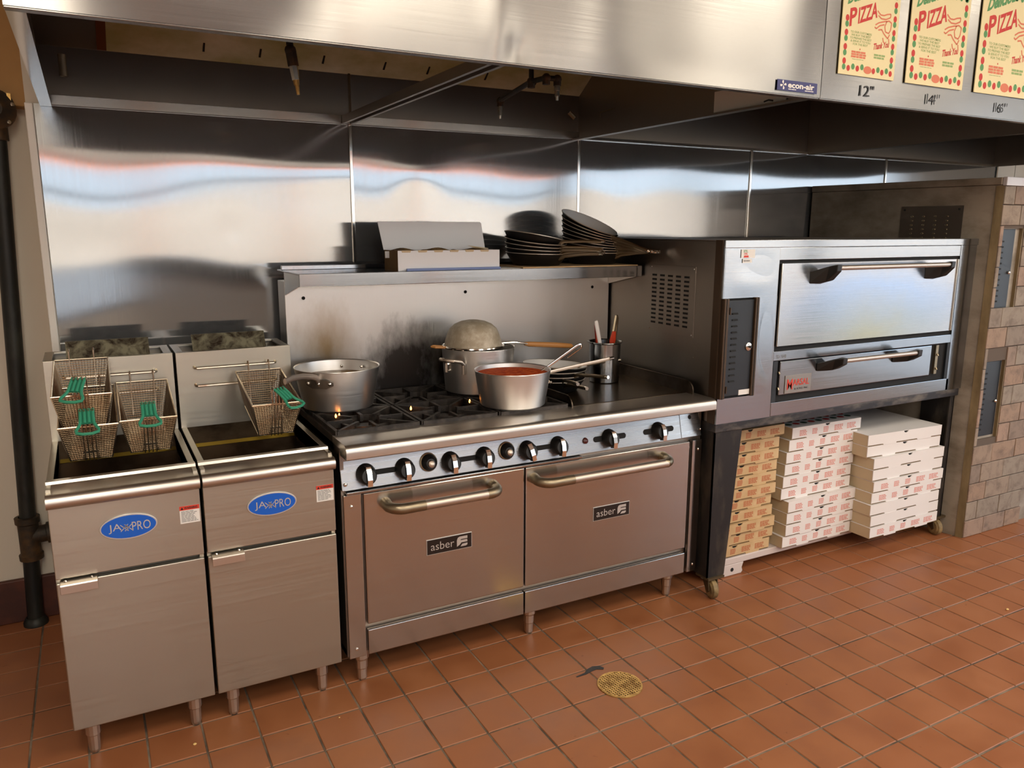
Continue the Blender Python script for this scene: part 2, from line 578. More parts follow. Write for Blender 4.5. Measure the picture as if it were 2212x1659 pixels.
    def build(self, name, mats, parent=None, bevel=0.0, seg=2, angle=35, label=None, kind=None, world=True):
        me = bpy.data.meshes.new(name)
        off = wpos(parent) if (parent and world) else Vector((0, 0, 0))
        me.from_pydata([tuple(p - off) for p in self.v], [], self.f)
        bm = bmesh.new()
        bm.from_mesh(me)
        bmesh.ops.remove_doubles(bm, verts=bm.verts, dist=1e-6)
        bmesh.ops.recalc_face_normals(bm, faces=bm.faces)
        bm.to_mesh(me)
        bm.free()
        if len(me.polygons) == len(self.f):
            me.polygons.foreach_set('use_smooth', self.sm)
            me.polygons.foreach_set('material_index', self.mi)
        elif any(self.sm):
            me.polygons.foreach_set('use_smooth', [True] * len(me.polygons))
        if any(self.sm):
            me.set_sharp_from_angle(angle=math.radians(angle))
        for m in (mats if isinstance(mats, (list, tuple)) else [mats]):
            me.materials.append(m)
        ob = bpy.data.objects.new(name, me)
        COL.objects.link(ob)
        if parent:
            ob.parent = parent
        if bevel:
            md = ob.modifiers.new('bevel', 'BEVEL')
            md.width = bevel
            md.segments = seg
            md.limit_method = 'ANGLE'
            md.harden_normals = False
        if label:
            ob['label'] = label
        if kind:
            ob['kind'] = kind
        return ob


def wpos(o):
    p = Vector((0, 0, 0))
    while o:
        p = p + o.location
        o = o.parent
    return p


def thing(name, label, cat, loc=(0, 0, 0), group=None):
    o = bpy.data.objects.new(name, None)
    o.empty_display_size = 0.05
    COL.objects.link(o)
    o.location = loc
    o['label'] = label
    o['category'] = cat
    if group:
        o['group'] = group
    return o


def tag(o, label, cat, group=None):
    o['label'] = label
    o['category'] = cat
    if group:
        o['group'] = group
    return o


def copy_tree(o, parent=None):
    n = o.copy()
    COL.objects.link(n)
    n.parent = parent
    for ch in list(o.children):
        copy_tree(ch, n)
    return n


_tc = {}


def text_geo(s, bold=0.0):
    """Outline of a word from the built-in font, normalised to a unit box."""
    k = (s, bold)
    if k not in _tc:
        cu = bpy.data.curves.new('word', 'FONT')
        cu.body = s
        cu.size = 1.0
        cu.offset = bold
        cu.resolution_u = 3
        cu.fill_mode = 'FRONT'
        ob = bpy.data.objects.new('word', cu)
        me = ob.to_mesh()
        vs = [(p.co.x, p.co.y) for p in me.vertices]
        fs = [list(p.vertices) for p in me.polygons]
        ob.to_mesh_clear()
        bpy.data.objects.remove(ob)
        bpy.data.curves.remove(cu)
        x0, x1 = min(p[0] for p in vs), max(p[0] for p in vs)
        y0, y1 = min(p[1] for p in vs), max(p[1] for p in vs)
        _tc[k] = ([((p[0] - x0) / (x1 - x0), (p[1] - y0) / (y1 - y0)) for p in vs], fs)
    return _tc[k]


def word(mb, s, x, z, wd, ht, y, slope=0.0, ital=0.0, bold=0.0, thick=0.0):
    """Write a word on a plane facing -y: left x, base z, width, height."""
    vs, fs = text_geo(s, bold)
    mb.add([(x + wd * u + ital * ht * v, y, z + ht * v + slope * wd * u) for u, v in vs], fs)


def bars(mb, x, z, wd, ht, n, y, seed=0, slope=0.0, fill=0.6):
    """n illegible lines of print as thin strips filling a box, top down."""
    rs = random.Random(seed)
    p = ht / n
    for i in range(n):
        l = wd * rs.uniform(0.7, 1.0)
        z1 = z + ht - i * p
        q = x
        while q < x + l - wd * 0.04:
            e = min(x + l, q + wd * rs.uniform(0.14, 0.3))
            mb.add([(q, y, z1 - p * fill + slope * (q - x)), (e, y, z1 - p * fill + slope * (e - x)), (e, y, z1 + slope * (e - x)), (q, y, z1 + slope * (q - x))], [(0, 1, 2, 3)])
            q = e + wd * 0.03


def disc_y(mb, x, z, rx, rz, y, n=20):
    mb.add([(x + rx * math.cos(2 * PI * k / n), y, z + rz * math.sin(2 * PI * k / n)) for k in range(n)], [tuple(range(n))])


def rod(mb, pts, r, n=8):
    mb.tube(pts, r, n)


def arc(c_, r, a0, a1, n, plane='xy'):
    out = []
    for i in range(n + 1):
        a = math.radians(a0 + (a1 - a0) * i / n)
        u, v = r * math.cos(a), r * math.sin(a)
        out.append({'xy': (c_[0] + u, c_[1] + v, c_[2]), 'xz': (c_[0] + u, c_[1], c_[2] + v), 'yz': (c_[0], c_[1] + u, c_[2] + v)}[plane])
    return out

# ================================================================ SETTING
def struct(name, mb, m, parent=None, **k):
    o = mb.build(name, m, parent, **k)
    if parent is None:
        o['kind'] = 'structure'
    return o


X0R, X1R = -3.2, 5.7
PITCH, TX, TY = 0.1578, 0.3154, -0.9901
floor = struct('floor', MB().box(X0R - 0.1, X1R + 0.1, FRONT_Y - 0.1, 0.33, -0.06, -0.0025), M_GROUT)


def tile_mesh(h=0.0):
    s, e, ch = PITCH / 2 - 0.0030, 0.0030, 0.0016
    m = MB()
    vs = []
    for q, z in ((s, -0.006), (s, h - ch), (s - e * 0.6, h)):
        vs += [(-q, -q, z), (q, -q, z), (q, q, z), (-q, q, z)]
    fs = []
    for a in (0, 4):
        for k in range(4):
            fs.append((a + k, a + (k + 1) % 4, a + 4 + (k + 1) % 4, a + 4 + k))
    fs.append((8, 9, 10, 11))
    m.add(vs, fs)
    return m


def project(p):
    q = Vector(p) - CAM_P
    z = q.dot(FW)
    if z < 0.05:
        return None
    return (1106 + FPX * q.dot(RT) / z, 829.5 - FPX * q.dot(UPV) / z)


cells = []
for ci in range(-24, 62):
    for ri in range(-8, 45):
        x, y = TX + (ci + 0.5) * PITCH, TY - (ri + 0.5) * PITCH
        if not (X0R < x < X1R and FRONT_Y < y < 0.22):
            continue
        if y > -0.02 and x > -0.86:
            continue
        ps = [project((x + a * PITCH / 2, y + b * PITCH / 2, 0)) for a, b in ((-1, -1), (1, -1), (1, 1), (-1, 1))]
        area_px = 0
        if all(ps) and any(-20 < p[0] < 2232 and 900 < p[1] < 1690 for p in ps):
            area_px = abs(sum(ps[i][0] * ps[(i + 1) % 4][1] - ps[(i + 1) % 4][0] * ps[i][1] for i in range(4))) / 2
            hidden = (y > -0.70 and -0.80 < x < 3.10) or (3.15 < x < 3.68 and y > -1.0) or (x >= 3.68 and y > -0.9)
            if hidden:
                area_px = 0
        cells.append((area_px, x, y))
cells.sort(reverse=True)
proto = None
rest = MB()
for k, (a, x, y) in enumerate(cells):
    dz, rz = random.uniform(-0.0007, 0.0005), random.uniform(-0.006, 0.006)
    if k < 300 and a > 60:
        if proto is None:
            proto = o = tile_mesh().build('floor_tile', M_TILE, floor)
        else:
            o = proto.copy()
            COL.objects.link(o)
        o.location = (x, y, dz)
        o.rotation_euler = (random.uniform(-0.002, 0.002), random.uniform(-0.002, 0.002), rz)
    else:
        t = tile_mesh()
        t.xf(Matrix.Translation((x, y, dz)) @ Matrix.Rotation(rz, 4, 'Z'))
        rest.add(t.v, t.f)
rest.build('floor_tile', M_TILE, floor, kind='stuff')

# back wall: painted wall with the furred-out stainless cladding
wb = MB().box(X0R, X1R, 0.23, 0.33, 0, CEIL_Z)
wb.box(-0.80, 4.822, 0.006, 0.23, 0, 2.6).box(4.822, X1R, 0.012, 0.23, 0, CEIL_Z)
wall = struct('wall_back', wb, M_WALL)
PX = [-0.778, 0.338, 1.457, 2.5735, 3.687, 4.8145]
waves = [
    [(0.30, 1.80, 0.5, 0.10, 0.0030), (-0.15, 1.547, 0.05, 0.05, -0.0016), (-0.60, 1.50, 0.30, 0.2, 0.0022)],
    [(0.629, 1.80, 0.10, 0.13, 0.0042), (1.40, 1.80, 0.20, 0.20, 0.0035)],
    [(1.50, 1.80, 0.18, 0.22, 0.0045), (2.2, 1.6, 0.4, 0.2, -0.003)],
    [(3.0, 1.8, 0.4, 0.2, 0.003)], [(4.2, 1.7, 0.4, 0.2, 0.002)]]
for i in range(5):
    xa, xb = PX[i] + 0.002, PX[i + 1] - 0.002
    ph = i * 1.9

    def wf(u, v, xa=xa, xb=xb, ph=ph, i=i):
        x, z = xa + (xb - xa) * u, 0.02 + 1.955 * v
        d = 0.0013 * math.sin(3.1 * x + 0.8 * z + ph) + 0.0011 * math.sin(5.3 * z + 1.7 * x + ph * 2) + 0.0006 * math.sin(9.7 * x - 4.1 * z + ph)
        for gx, gz, sx_, sz_, am in waves[i]:
            d += am * math.exp(-((x - gx) / sx_) ** 2 - ((z - gz) / sz_) ** 2)
        return (x, 0.0 - d, z)
    MB().grid(wf, 56, 70).build('steel_panel', S_WALL, wall)
for x in PX[1:5]:
    MB().box(x - 0.007, x + 0.007, -0.0075, 0.004, 0.02, 1.972).build('seam_strip', S_CHROME, wall, bevel=0.002)
MB().box(-0.803, -0.7785, -0.012, 0.006, 0, 1.975).build('edge_strip', M_WHITEP, wall, bevel=0.003)
MB().box(4.8165, 4.828, -0.008, 0.012, 0, 2.0).build('edge_strip', S_CHROME, wall)
for xa, xb in ((4.83, 5.03), (5.036, 5.69)):
    MB().box(xa, xb, -0.002, 0.012, 0, 2.6).build('white_panel', M_WHITEP, wall)
struct('trim_1', MB().box(-1.6, -0.80, 0.15, 0.229, 1.98, CEIL_Z), M_TANB, bevel=0.004)
struct('baseboard_back', MB().box(X0R, -0.803, 0.205, 0.229, 0, 0.178), M_BASE, bevel=0.004)
struct('ceiling', MB().box(X0R - 0.1, X1R + 0.1, FRONT_Y - 0.1, 0.33, CEIL_Z, CEIL_Z + 0.08), M_CEIL)
struct('wall_left', MB().box(X0R - 0.1, X0R, FRONT_Y, 0.33, 0, CEIL_Z), M_CREAM)

# window wall behind the camera and the window wall to the right (seen in the steel)
wf_ = MB().box(X0R, X1R, FRONT_Y - 0.12, FRONT_Y, 0, WIN_Z0).box(X0R, -1.85, FRONT_Y - 0.12, FRONT_Y, WIN_Z0, WIN_Z1)
struct('wall_front', wf_, M_CREAM)
struct('trim_2', MB().box(X0R, X1R, FRONT_Y - 0.12, FRONT_Y + 0.35, WIN_Z1, CEIL_Z), M_HEAD)
wr_ = MB().box(X1R, X1R + 0.12, -1.4, 0.33, 0, CEIL_Z).box(X1R, X1R + 0.12, FRONT_Y - 0.12, -7.0, 0, CEIL_Z)
wr_.box(X1R, X1R + 0.12, -7.0, -1.4, 0, 0.2).box(X1R, X1R + 0.12, -7.0, -1.4, WIN_Z1, CEIL_Z)
struct('wall_right', wr_, M_CREAM)
MUL = [-1.85, 0.02, 1.75, 3.52, 5.62]
for i in range(4):
    a, b = MUL[i], MUL[i + 1]
    wn_ = MB()
    wn_.box(a, a + 0.04, FRONT_Y - 0.08, FRONT_Y, WIN_Z0, WIN_Z1).box(b - 0.04, b, FRONT_Y - 0.08, FRONT_Y, WIN_Z0, WIN_Z1)
    wn_.box(a, b, FRONT_Y - 0.08, FRONT_Y, WIN_Z1 - 0.05, WIN_Z1).box(a, b, FRONT_Y - 0.08, FRONT_Y, WIN_Z0, WIN_Z0 + 0.05)
    wn_.box(a, b, FRONT_Y - 0.08, FRONT_Y, 2.04, 2.085)
    wo = struct('window_%d' % (i + 1), wn_, M_DARKF)
    MB().box(a + 0.04, b - 0.04, FRONT_Y - 0.045, FRONT_Y - 0.04, WIN_Z0 + 0.05, WIN_Z1 - 0.05).build('pane', M_GLASS, wo)
    if i in (1, 2, 3):
        MB().box(a + 0.05, a + 0.075, FRONT_Y, FRONT_Y + 0.02, WIN_Z0 + 0.1, WIN_Z1 - 0.07).build('led_strip', M_LED, wo)
    MB().box(a + 0.05, b - 0.05, FRONT_Y, FRONT_Y + 0.02, WIN_Z1 - 0.065, WIN_Z1 - 0.04).build('led_strip', M_LED, wo)
for i, (a, b) in enumerate(((-7.0, -4.2), (-4.2, -1.4))):
    wn_ = MB()
    wn_.box(X1R, X1R + 0.08, a, a + 0.05, 0.2, WIN_Z1).box(X1R, X1R + 0.08, b - 0.05, b, 0.2, WIN_Z1)
    wn_.box(X1R, X1R + 0.08, a, b, 0.2, 0.25).box(X1R, X1R + 0.08, a, b, WIN_Z1 - 0.05, WIN_Z1)
    wo = struct('window_%d' % (i + 5), wn_, M_DARKF)
    MB().box(X1R + 0.04, X1R + 0.045, a + 0.05, b - 0.05, 0.25, WIN_Z1 - 0.05).build('pane', M_GLASS, wo)
cw = struct('wall_counter', MB().box(-0.3, 4.6, -5.75, -5.1, 0, 0.98), M_COUNT)
MB().box(-0.36, 4.66, -5.82, -5.04, 0.98, 1.14).build('counter_top', M_DARKF, cw)
struct('ground_exterior', MB().box(-60, 80, -90, FRONT_Y - 0.13, -0.15, -0.10).box(X1R + 0.13, 80, FRONT_Y - 0.13, 40, -0.15, -0.10), M_ASPH)
struct('building_wall', MB().box(-40, 60, -26, -24, -0.1, 2.5), M_BLDG)

struct('added_dark_block', MB().box(3.7, X1R, -7.4, -5.7, 2.55, CEIL_Z), mat('dark_block_grey', c(92, 86, 84), 0.7))  # unseen dark block, added to grey the right part of the hood's reflection

# ================================================================ HOODS
HF, HZ = -1.409, 1.970
hood = thing('exhaust_hood', 'long brushed stainless exhaust hood over the fryers and range, with a navy sticker', 'hood', (0.35, -0.7, HZ))


def hf(u, v):
    x, z = -0.758 + 2.222 * u, HZ + 0.66 * v
    d = 0.0022 * math.sin(4.1 * x + 0.6) + 0.0016 * math.sin(9.3 * x + 1.1 * z) + 0.0008 * math.sin(17 * x + 2 * z)
    d += -0.006 * math.exp(-((x - 0.352) / 0.035) ** 2 - ((z - 1.992) / 0.03) ** 2) + 0.004 * math.exp(-((x - 0.30) / 0.05) ** 2 - ((z - 2.05) / 0.12) ** 2)
    d *= min(1, v * 12 + 0.25)
    return (x, HF - d, z)


MB().grid(hf, 130, 24).build('front_panel', S_HOOD, hood)
MB().box(-0.758, 1.462, HF + 0.003, HF + 0.030, HZ - 0.004, HZ + 0.004).build('front_lip', S_HOOD, hood, bevel=0.0015)
MB().box(-0.757, -0.752, HF + 0.003, -0.002, HZ, 2.62).build('end_panel', S_HOODIN, hood)
MB().box(-0.757, -0.722, HF + 0.03, -0.004, HZ - 0.003, HZ + 0.004).build('end_lip', S_CHROME, hood)
MB().box(1.446, 1.452, HF + 0.003, -0.002, HZ, 2.62).build('end_panel', S_HOODIN, hood)
MB().box(1.418, 1.452, HF + 0.03, -0.004, HZ - 0.003, HZ + 0.004).build('end_lip', S_HOODIN, hood)
MB().box(-0.75, 1.446, -0.012, -0.004, 2.0, 2.17).build('back_panel', S_HOODIN, hood)
MB().prism([(-0.004, 1.972), (-0.0195, 1.973), (-0.0212, 2.004), (-0.004, 2.006)], 'x', -0.75, 1.446).build('back_lip', S_HOOD, hood)
MB().prism([(-0.014, 2.166), (-0.004, 2.166), (-0.65, 2.62), (-0.66, 2.62)], 'x', -0.535, 1.446).build('filter_bank', M_GREASE, hood)
MB().prism([(-0.014, 2.166), (-0.004, 2.166), (-0.65, 2.62), (-0.66, 2.62)], 'x', -0.75, -0.565).build('blank_panel', S_HOODIN, hood)
MB().prism([(-0.02, 2.166), (-0.01, 2.166), (-0.65, 2.62), (-0.67, 2.62)], 'x', -0.565, -0.535).build('brown_strip', M_COPPER, hood)
for sx_ in (-0.22, -0.02, 0.22, 0.47, 0.66, 0.93, 1.18):
    MB().prism([(-0.052, 2.188), (-0.048, 2.190), (-0.078, 2.215), (-0.082, 2.213)], 'x', sx_, sx_ + 0.007).build('slot', M_GAP, hood)
MB().box(-0.758, 1.462, HF + 0.003, -0.002, 2.62, 2.64).build('top_panel', S_HOODIN, hood)
MB().prism([(0.30, 1.972), (0.312, 1.972), (0.312, 1.990), (0.336, 1.990), (0.336, 1.972), (0.348, 1.972), (0.348, 2.002), (0.30, 2.002)], 'y', HF + 0.032, -0.024).build('cross_strut', S_HOODIN, hood)
MB().box(0.333, 0.343, -0.018, -0.011, 2.0, 2.168).build('seam_strip', S_CHROME, hood)
MB().box(1.4385, 1.4455, -1.292, -0.945, 1.976, 2.052).build('white_sheet', M_WHITEP, hood)
MB().tube([(1.4375, -1.235, 1.983), (1.4375, -1.215, 1.988), (1.4375, -1.195, 1.985)], 0.0028, 6).build('black_mark', M_INK, hood)
MB().lathe([(0.013, 0.07), (0.013, 0), (0.010, 0), (0.010, 0.06)], 14, (-0.675, -0.10, 2.055)).build('drain_spout', S_CAST, hood)
ds = MB()
ds.tube([(1.37, -0.05, 2.085), (1.395, -0.06, 2.06)], 0.011, 10).tube([(1.44, -0.20, 2.07), (1.44, -0.30, 2.075)], 0.003, 6).tube([(1.44, -0.20, 2.07), (1.44, -0.20, 2.05)], 0.002, 6)
ds.build('drain_spout', S_CAST, hood)
st = MB().box(1.267, 1.4425, HF - 0.0052, HF - 0.0036, 1.979, 2.0105).build('sticker', M_NAVY, hood)
sg = MB()
ys = HF - 0.0056
word(sg, 'econ-air', 1.313, 1.9885, 0.116, 0.0165, ys, bold=0.03)
for k in range(4):
    a = PI / 2 * k + 0.25
    ca, sa = math.cos(a), math.sin(a)
    pts = [(0.001, 0.001), (0.0045, 0.0125), (-0.001, 0.0135), (-0.0035, 0.009)]
    sg.add([(1.2925 + ca * p[0] - sa * p[1], ys, 1.9955 + sa * p[0] + ca * p[1]) for p in pts], [(0, 1, 2, 3)])
bars(sg, 1.315, 1.9818, 0.046, 0.004, 1, ys, 1)
bars(sg, 1.388, 1.9818, 0.040, 0.004, 1, ys, 2)
sg.build('logo', M_WHITE, st)

hood2 = thing('condensate_hood', 'stainless hood over the pizza ovens carrying paper bags and pizza sizes', 'hood', (3.0, -0.7, HZ))
MB().grid(lambda u, v: (1.466 + 3.30 * u, HF - (0.0014 * math.sin(3.3 * u * 3.3 + 0.4) + 0.0010 * math.sin(9 * u * 3.3 + v)) * min(1, v * 12 + 0.25), HZ + 0.66 * v), 110, 18).build('front_panel', S_HOOD, hood2)
MB().box(1.466, 4.766, HF + 0.003, HF + 0.028, HZ - 0.004, HZ + 0.003).build('front_lip', S_HOOD, hood2, bevel=0.0015)
MB().box(1.4545, 1.4605, HF + 0.003, -0.004, HZ + 0.004, 2.62).build('end_panel', S_HOODIN, hood2)
MB().box(4.76, 4.766, HF + 0.003, -0.004, HZ, 2.62).build('end_panel', S_HOODIN, hood2)
MB().box(1.4605, 4.76, -0.012, -0.004, 1.985, 2.62).build('back_panel', S_HOODIN, hood2)
MB().box(1.4605, 4.76, -0.020, -0.004, 1.972, 1.985).build('back_lip', S_CHROME, hood2)
MB().box(1.4605, 4.766, HF + 0.003, -0.004, 2.62, 2.64).build('top_panel', S_HOODIN, hood2)
MB().box(2.985, 3.02, HF + 0.03, -0.022, 1.968, 1.984).build('cross_strut', S_HOODIN, hood2)
MB().box(2.985, 3.02, HF + 0.03, -0.013, 1.984, 2.60).build('divider_panel', S_HOODIN, hood2)
yn = HF - 0.0042
for s, x, wd in (('12"', 1.645, 0.070), ('14"', 1.993, 0.072), ('16"', 2.400, 0.075)):
    m = MB()
    word(m, s, x, 1.9905, wd, 0.035, yn)
    m.build('size_number', M_INK, hood2)

# paper bags displayed on the hood
for bx, bw, size, nm in ((1.531, 0.274, '12', 'smallest'), (1.866, 0.317, '14', 'middle'), (2.254, 0.362, '16', 'largest')):
    b = thing('paper_bag', nm + ' cream paper pizza bag, %s on the hood front' % {'smallest': 'leftmost of the three', 'middle': 'between the two others', 'largest': 'rightmost of the three'}[nm], 'paper bag', (bx, HF - 0.004, 2.05), 'pizza bags shown on the hood front')
    MB().box(bx, bx + bw, HF - 0.0066, HF - 0.0036, 2.05, 2.05 + min(bw * 1.42, 0.54)).build('paper', M_BAG, b)
    yb = HF - 0.0070
    R_, G_, L_, P_ = MB(), MB(), MB(), MB()
    X = lambda u: bx + u * bw
    Z = lambda v: 2.05 + v * bw
    word(R_, 'P', X(0.125), Z(0.53), 0.12 * bw, 0.20 * bw, yb, 0.30, 0.0, 0.03)
    word(R_, 'IZZA', X(0.272), Z(0.575), 0.33 * bw, 0.180 * bw, yb, 0.33, 0.0, 0.028)
    word(G_, 'Delicious', X(0.07), Z(0.765), 0.50 * bw, 0.13 * bw, yb, 0.33, 0.25, 0.045)
    for k, ln in enumerate(('TO OUR CUSTOMERS', 'WE BUY THE BEST', 'TO PREPARE THE BEST', '& SERVE IT TO YOU', 'FOR THE BEST')):
        wd = (0.37, 0.34, 0.38, 0.35, 0.26)[k]
        word(L_, ln, X(0.345 - wd / 2), Z(0.470 - 0.033 * k), wd * bw, 0.024 * bw, yb, 0, 0, 0.01)
    disc_y(R_, X(0.345), Z(0.30), 0.008 * bw, 0.010 * bw, yb, 8)
    bars(P_, X(0.20), Z(0.195), 0.28 * bw, 0.080 * bw, 3, yb, 5, fill=0.8)
    bars(L_, X(0.22), Z(0.178), 0.22 * bw, 0.008 * bw, 1, yb, 6)
    word(R_, 'Thank You', X(0.57), Z(0.315), 0.28 * bw, 0.075 * bw, yb, 0.20, 0.15, 0.03)
    bars(L_, X(0.60), Z(0.215), 0.26 * bw, 0.06 * bw, 2, yb, 8, fill=0.7)
    for k in range(9):
        zr = 0.624 - 0.158 * k + 0.0
        if k < 4:
            disc_y(R_, X(0.087), Z(zr), 0.030 * bw, 0.036 * bw, yb)
            disc_y(G_, X(0.087), Z(zr - 0.066), 0.030 * bw, 0.034 * bw, yb)
    for k in range(7):
        zr = 0.231 + 0.157 * k
        disc_y(R_, X(0.927), Z(zr), 0.030 * bw, 0.036 * bw, yb)
        disc_y(G_, X(0.927), Z(zr - 0.064), 0.030 * bw, 0.034 * bw, yb)
    for u, v, mm in ((0.166, 0.075, R_), (0.246, 0.098, G_), (0.325, 0.082, R_), (0.405, 0.104, G_), (0.614, 0.078, R_), (0.695, 0.098, G_), (0.77, 0.076, R_), (0.85, 0.098, G_), (0.925, 0.074, R_)):
        disc_y(mm, X(u), Z(v), 0.030 * bw, 0.034 * bw, yb)
    disc_y(P_, X(0.508), Z(0.080), 0.072 * bw, 0.044 * bw, yb, 24)
    for k in range(9):
        disc_y(R_ if k % 2 else G_, X(0.55 + 0.045 * k), Z(0.95 + 0.02 * (k % 2)), 0.026 * bw, 0.03 * bw, yb)
    # the generic cook drawn in a few red strokes: tossed dough, arm, hat, collar
    sk = [[(0.60, 0.76), (0.66, 0.72), (0.72, 0.72), (0.78, 0.74), (0.84, 0.75), (0.84, 0.71), (0.76, 0.68), (0.68, 0.68), (0.62, 0.71)],
          [(0.58, 0.60), (0.64, 0.63), (0.74, 0.655), (0.78, 0.66)], [(0.57, 0.575), (0.60, 0.56), (0.66, 0.60), (0.74, 0.62)],
          [(0.78, 0.66), (0.82, 0.67), (0.87, 0.65), (0.86, 0.57), (0.83, 0.53), (0.77, 0.54), (0.75, 0.60), (0.78, 0.66)],
          [(0.64, 0.55), (0.70, 0.56), (0.74, 0.52), (0.77, 0.50), (0.82, 0.47), (0.85, 0.52)], [(0.73, 0.47), (0.75, 0.42)], [(0.84, 0.47), (0.85, 0.42)]]
    for ln in sk:
        for (u0, v0), (u1, v1) in zip(ln, ln[1:]):
            d = Vector((u1 - u0, v1 - v0)).normalized() * 0.008
            P_.add([(X(u0 - d.y), yb, Z(v0 + d.x)), (X(u1 - d.y), yb, Z(v1 + d.x)), (X(u1 + d.y), yb, Z(v1 - d.x)), (X(u0 + d.y), yb, Z(v0 - d.x))], [(0, 1, 2, 3)])
    R_.build('red_print', M_BAGR, b, kind='stuff')
    G_.build('green_print', M_BAGG, b, kind='stuff')
    L_.build('pale_green_print', M_BAGL, b, kind='stuff')
    P_.build('pale_red_print', M_BAGP, b, kind='stuff')

# fire suppression piping inside the hood
fs = thing('fire_nozzle', 'single fire suppression nozzle hanging inside the hood over the fryers', 'nozzle', (-0.05, -0.7, 2.42))
MB().tube([(-0.058, -0.70, 2.42), (-0.054, -0.70, 2.105)], 0.011, 10).build('pipe', M_PIPE, fs)
MB().ball((-0.053, -0.70, 2.09), 0.018, 12).tube([(-0.052, -0.70, 2.088), (-0.046, -0.70, 2.045)], 0.017, 8).build('elbow', M_PIPEF, fs)
MB().tube([(-0.046, -0.70, 2.047), (-0.040, -0.70, 2.005)], [0.014, 0.012], 6, smooth=False).build('union_nut', M_NOZ, fs)
MB().tube([(-0.040, -0.70, 2.006), (-0.038, -0.70, 1.99), (-0.0375, -0.70, 1.99), (-0.035, -0.70, 1.962)], [0.010, 0.009, 0.007, 0.005], 8, smooth=False).build('nozzle_tip', M_BRASS, fs)
fs = thing('fire_pipe', 'branched black fire suppression pipe with two bright nozzles inside the hood', 'pipe', (0.80, -0.7, 2.40))
MB().tube([(0.798, -0.70, 2.40), (0.798, -0.70, 2.075)], 0.009, 10).tube([(0.90, -0.26, 2.074), (0.798, -0.70, 2.072), (0.808, -0.78, 2.072), (0.848, -0.79, 2.072)], 0.0095, 10).build('pipe', M_PIPE, fs)
for p in ((0.798, -0.70, 2.072), (0.90, -0.26, 2.072), (0.810, -0.785, 2.072), (0.852, -0.79, 2.070)):
    MB().ball(p, 0.016, 12).tube([p, (p[0], p[1], p[2] - 0.022)], 0.014, 8).build('fitting', M_PIPEF, fs)
for p in ((0.90, -0.26, 2.05), (0.852, -0.79, 2.048)):
    MB().tube([p, (p[0], p[1], p[2] - 0.016), (p[0], p[1], p[2] - 0.017), (p[0], p[1], p[2] - 0.034), (p[0], p[1], p[2] - 0.035), (p[0], p[1], p[2] - 0.048)], [0.011, 0.011, 0.009, 0.009, 0.006, 0.005], 10, smooth=False).build('nozzle_tip', M_NOZ, fs)

# gas pipe at the left
gp = thing('gas_pipe', 'black vertical gas pipe with rusty tee and round valve at the left edge', 'pipe', (-0.972, 0.165, 0))
ptx = lambda z: -0.972 + 0.036 * z
MB().tube([(ptx(0.0), 0.165, 0.0), (ptx(0.36), 0.165, 0.36)], 0.029, 16).build('lower_pipe', M_PIPE, gp)
MB().tube([(ptx(0.36), 0.165, 0.36), (ptx(1.88), 0.165, 1.88)], 0.029, 16).build('upper_pipe', M_PIPE, gp)
MB().lathe([(0.0, 0.0), (0.044, 0.0), (0.044, 0.012), (0.034, 0.03), (0.030, 0.032)], 20, (-0.972, 0.165, 0)).build('floor_collar', M_PIPE, gp)
tx = ptx(0.36)
MB().lathe([(0.029, -0.095), (0.042, -0.095), (0.043, -0.075), (0.036, -0.07), (0.036, 0.05), (0.043, 0.055), (0.044, 0.078), (0.03, 0.08)], 20, (tx, 0.165, 0.37)).tube([(tx, 0.165, 0.368), (tx + 0.06, 0.165, 0.372), (tx + 0.062, 0.165, 0.372), (tx + 0.085, 0.165, 0.373)], [0.034, 0.034, 0.042, 0.042], 16).build('tee', M_PIPEF, gp)
MB().tube([(tx + 0.08, 0.165, 0.373), (tx + 0.17, 0.165, 0.376)], 0.028, 14).build('branch_pipe', M_PIPE, gp)
vx = -0.905
MB().lathe([(0.0, -0.02), (0.062, -0.02), (0.070, -0.012), (0.070, 0.012), (0.055, 0.02), (0.03, 0.045), (0, 0.05)], 24, (vx, 0.145, 1.965), 'y').tube([(vx, 0.165, 1.86), (vx, 0.165, 1.92)], 0.036, 14).build('valve_body', M_PIPEF, gp)
for a in range(0, 360, 60):
    q = math.radians(a + 15)
    MB().ball((vx + 0.062 * math.cos(q), 0.12, 1.965 + 0.062 * math.sin(q)), 0.008, 8).build('bolt', M_NOZ, gp)
MB().box(vx + 0.045, vx + 0.057, 0.13, 0.14, 1.95, 2.02).build('brass_lever', M_BRASS, gp)
MB().tube([(vx, 0.165, 2.0), (vx, 0.165, 2.20)], 0.029, 14).build('upper_pipe', M_PIPE, gp)

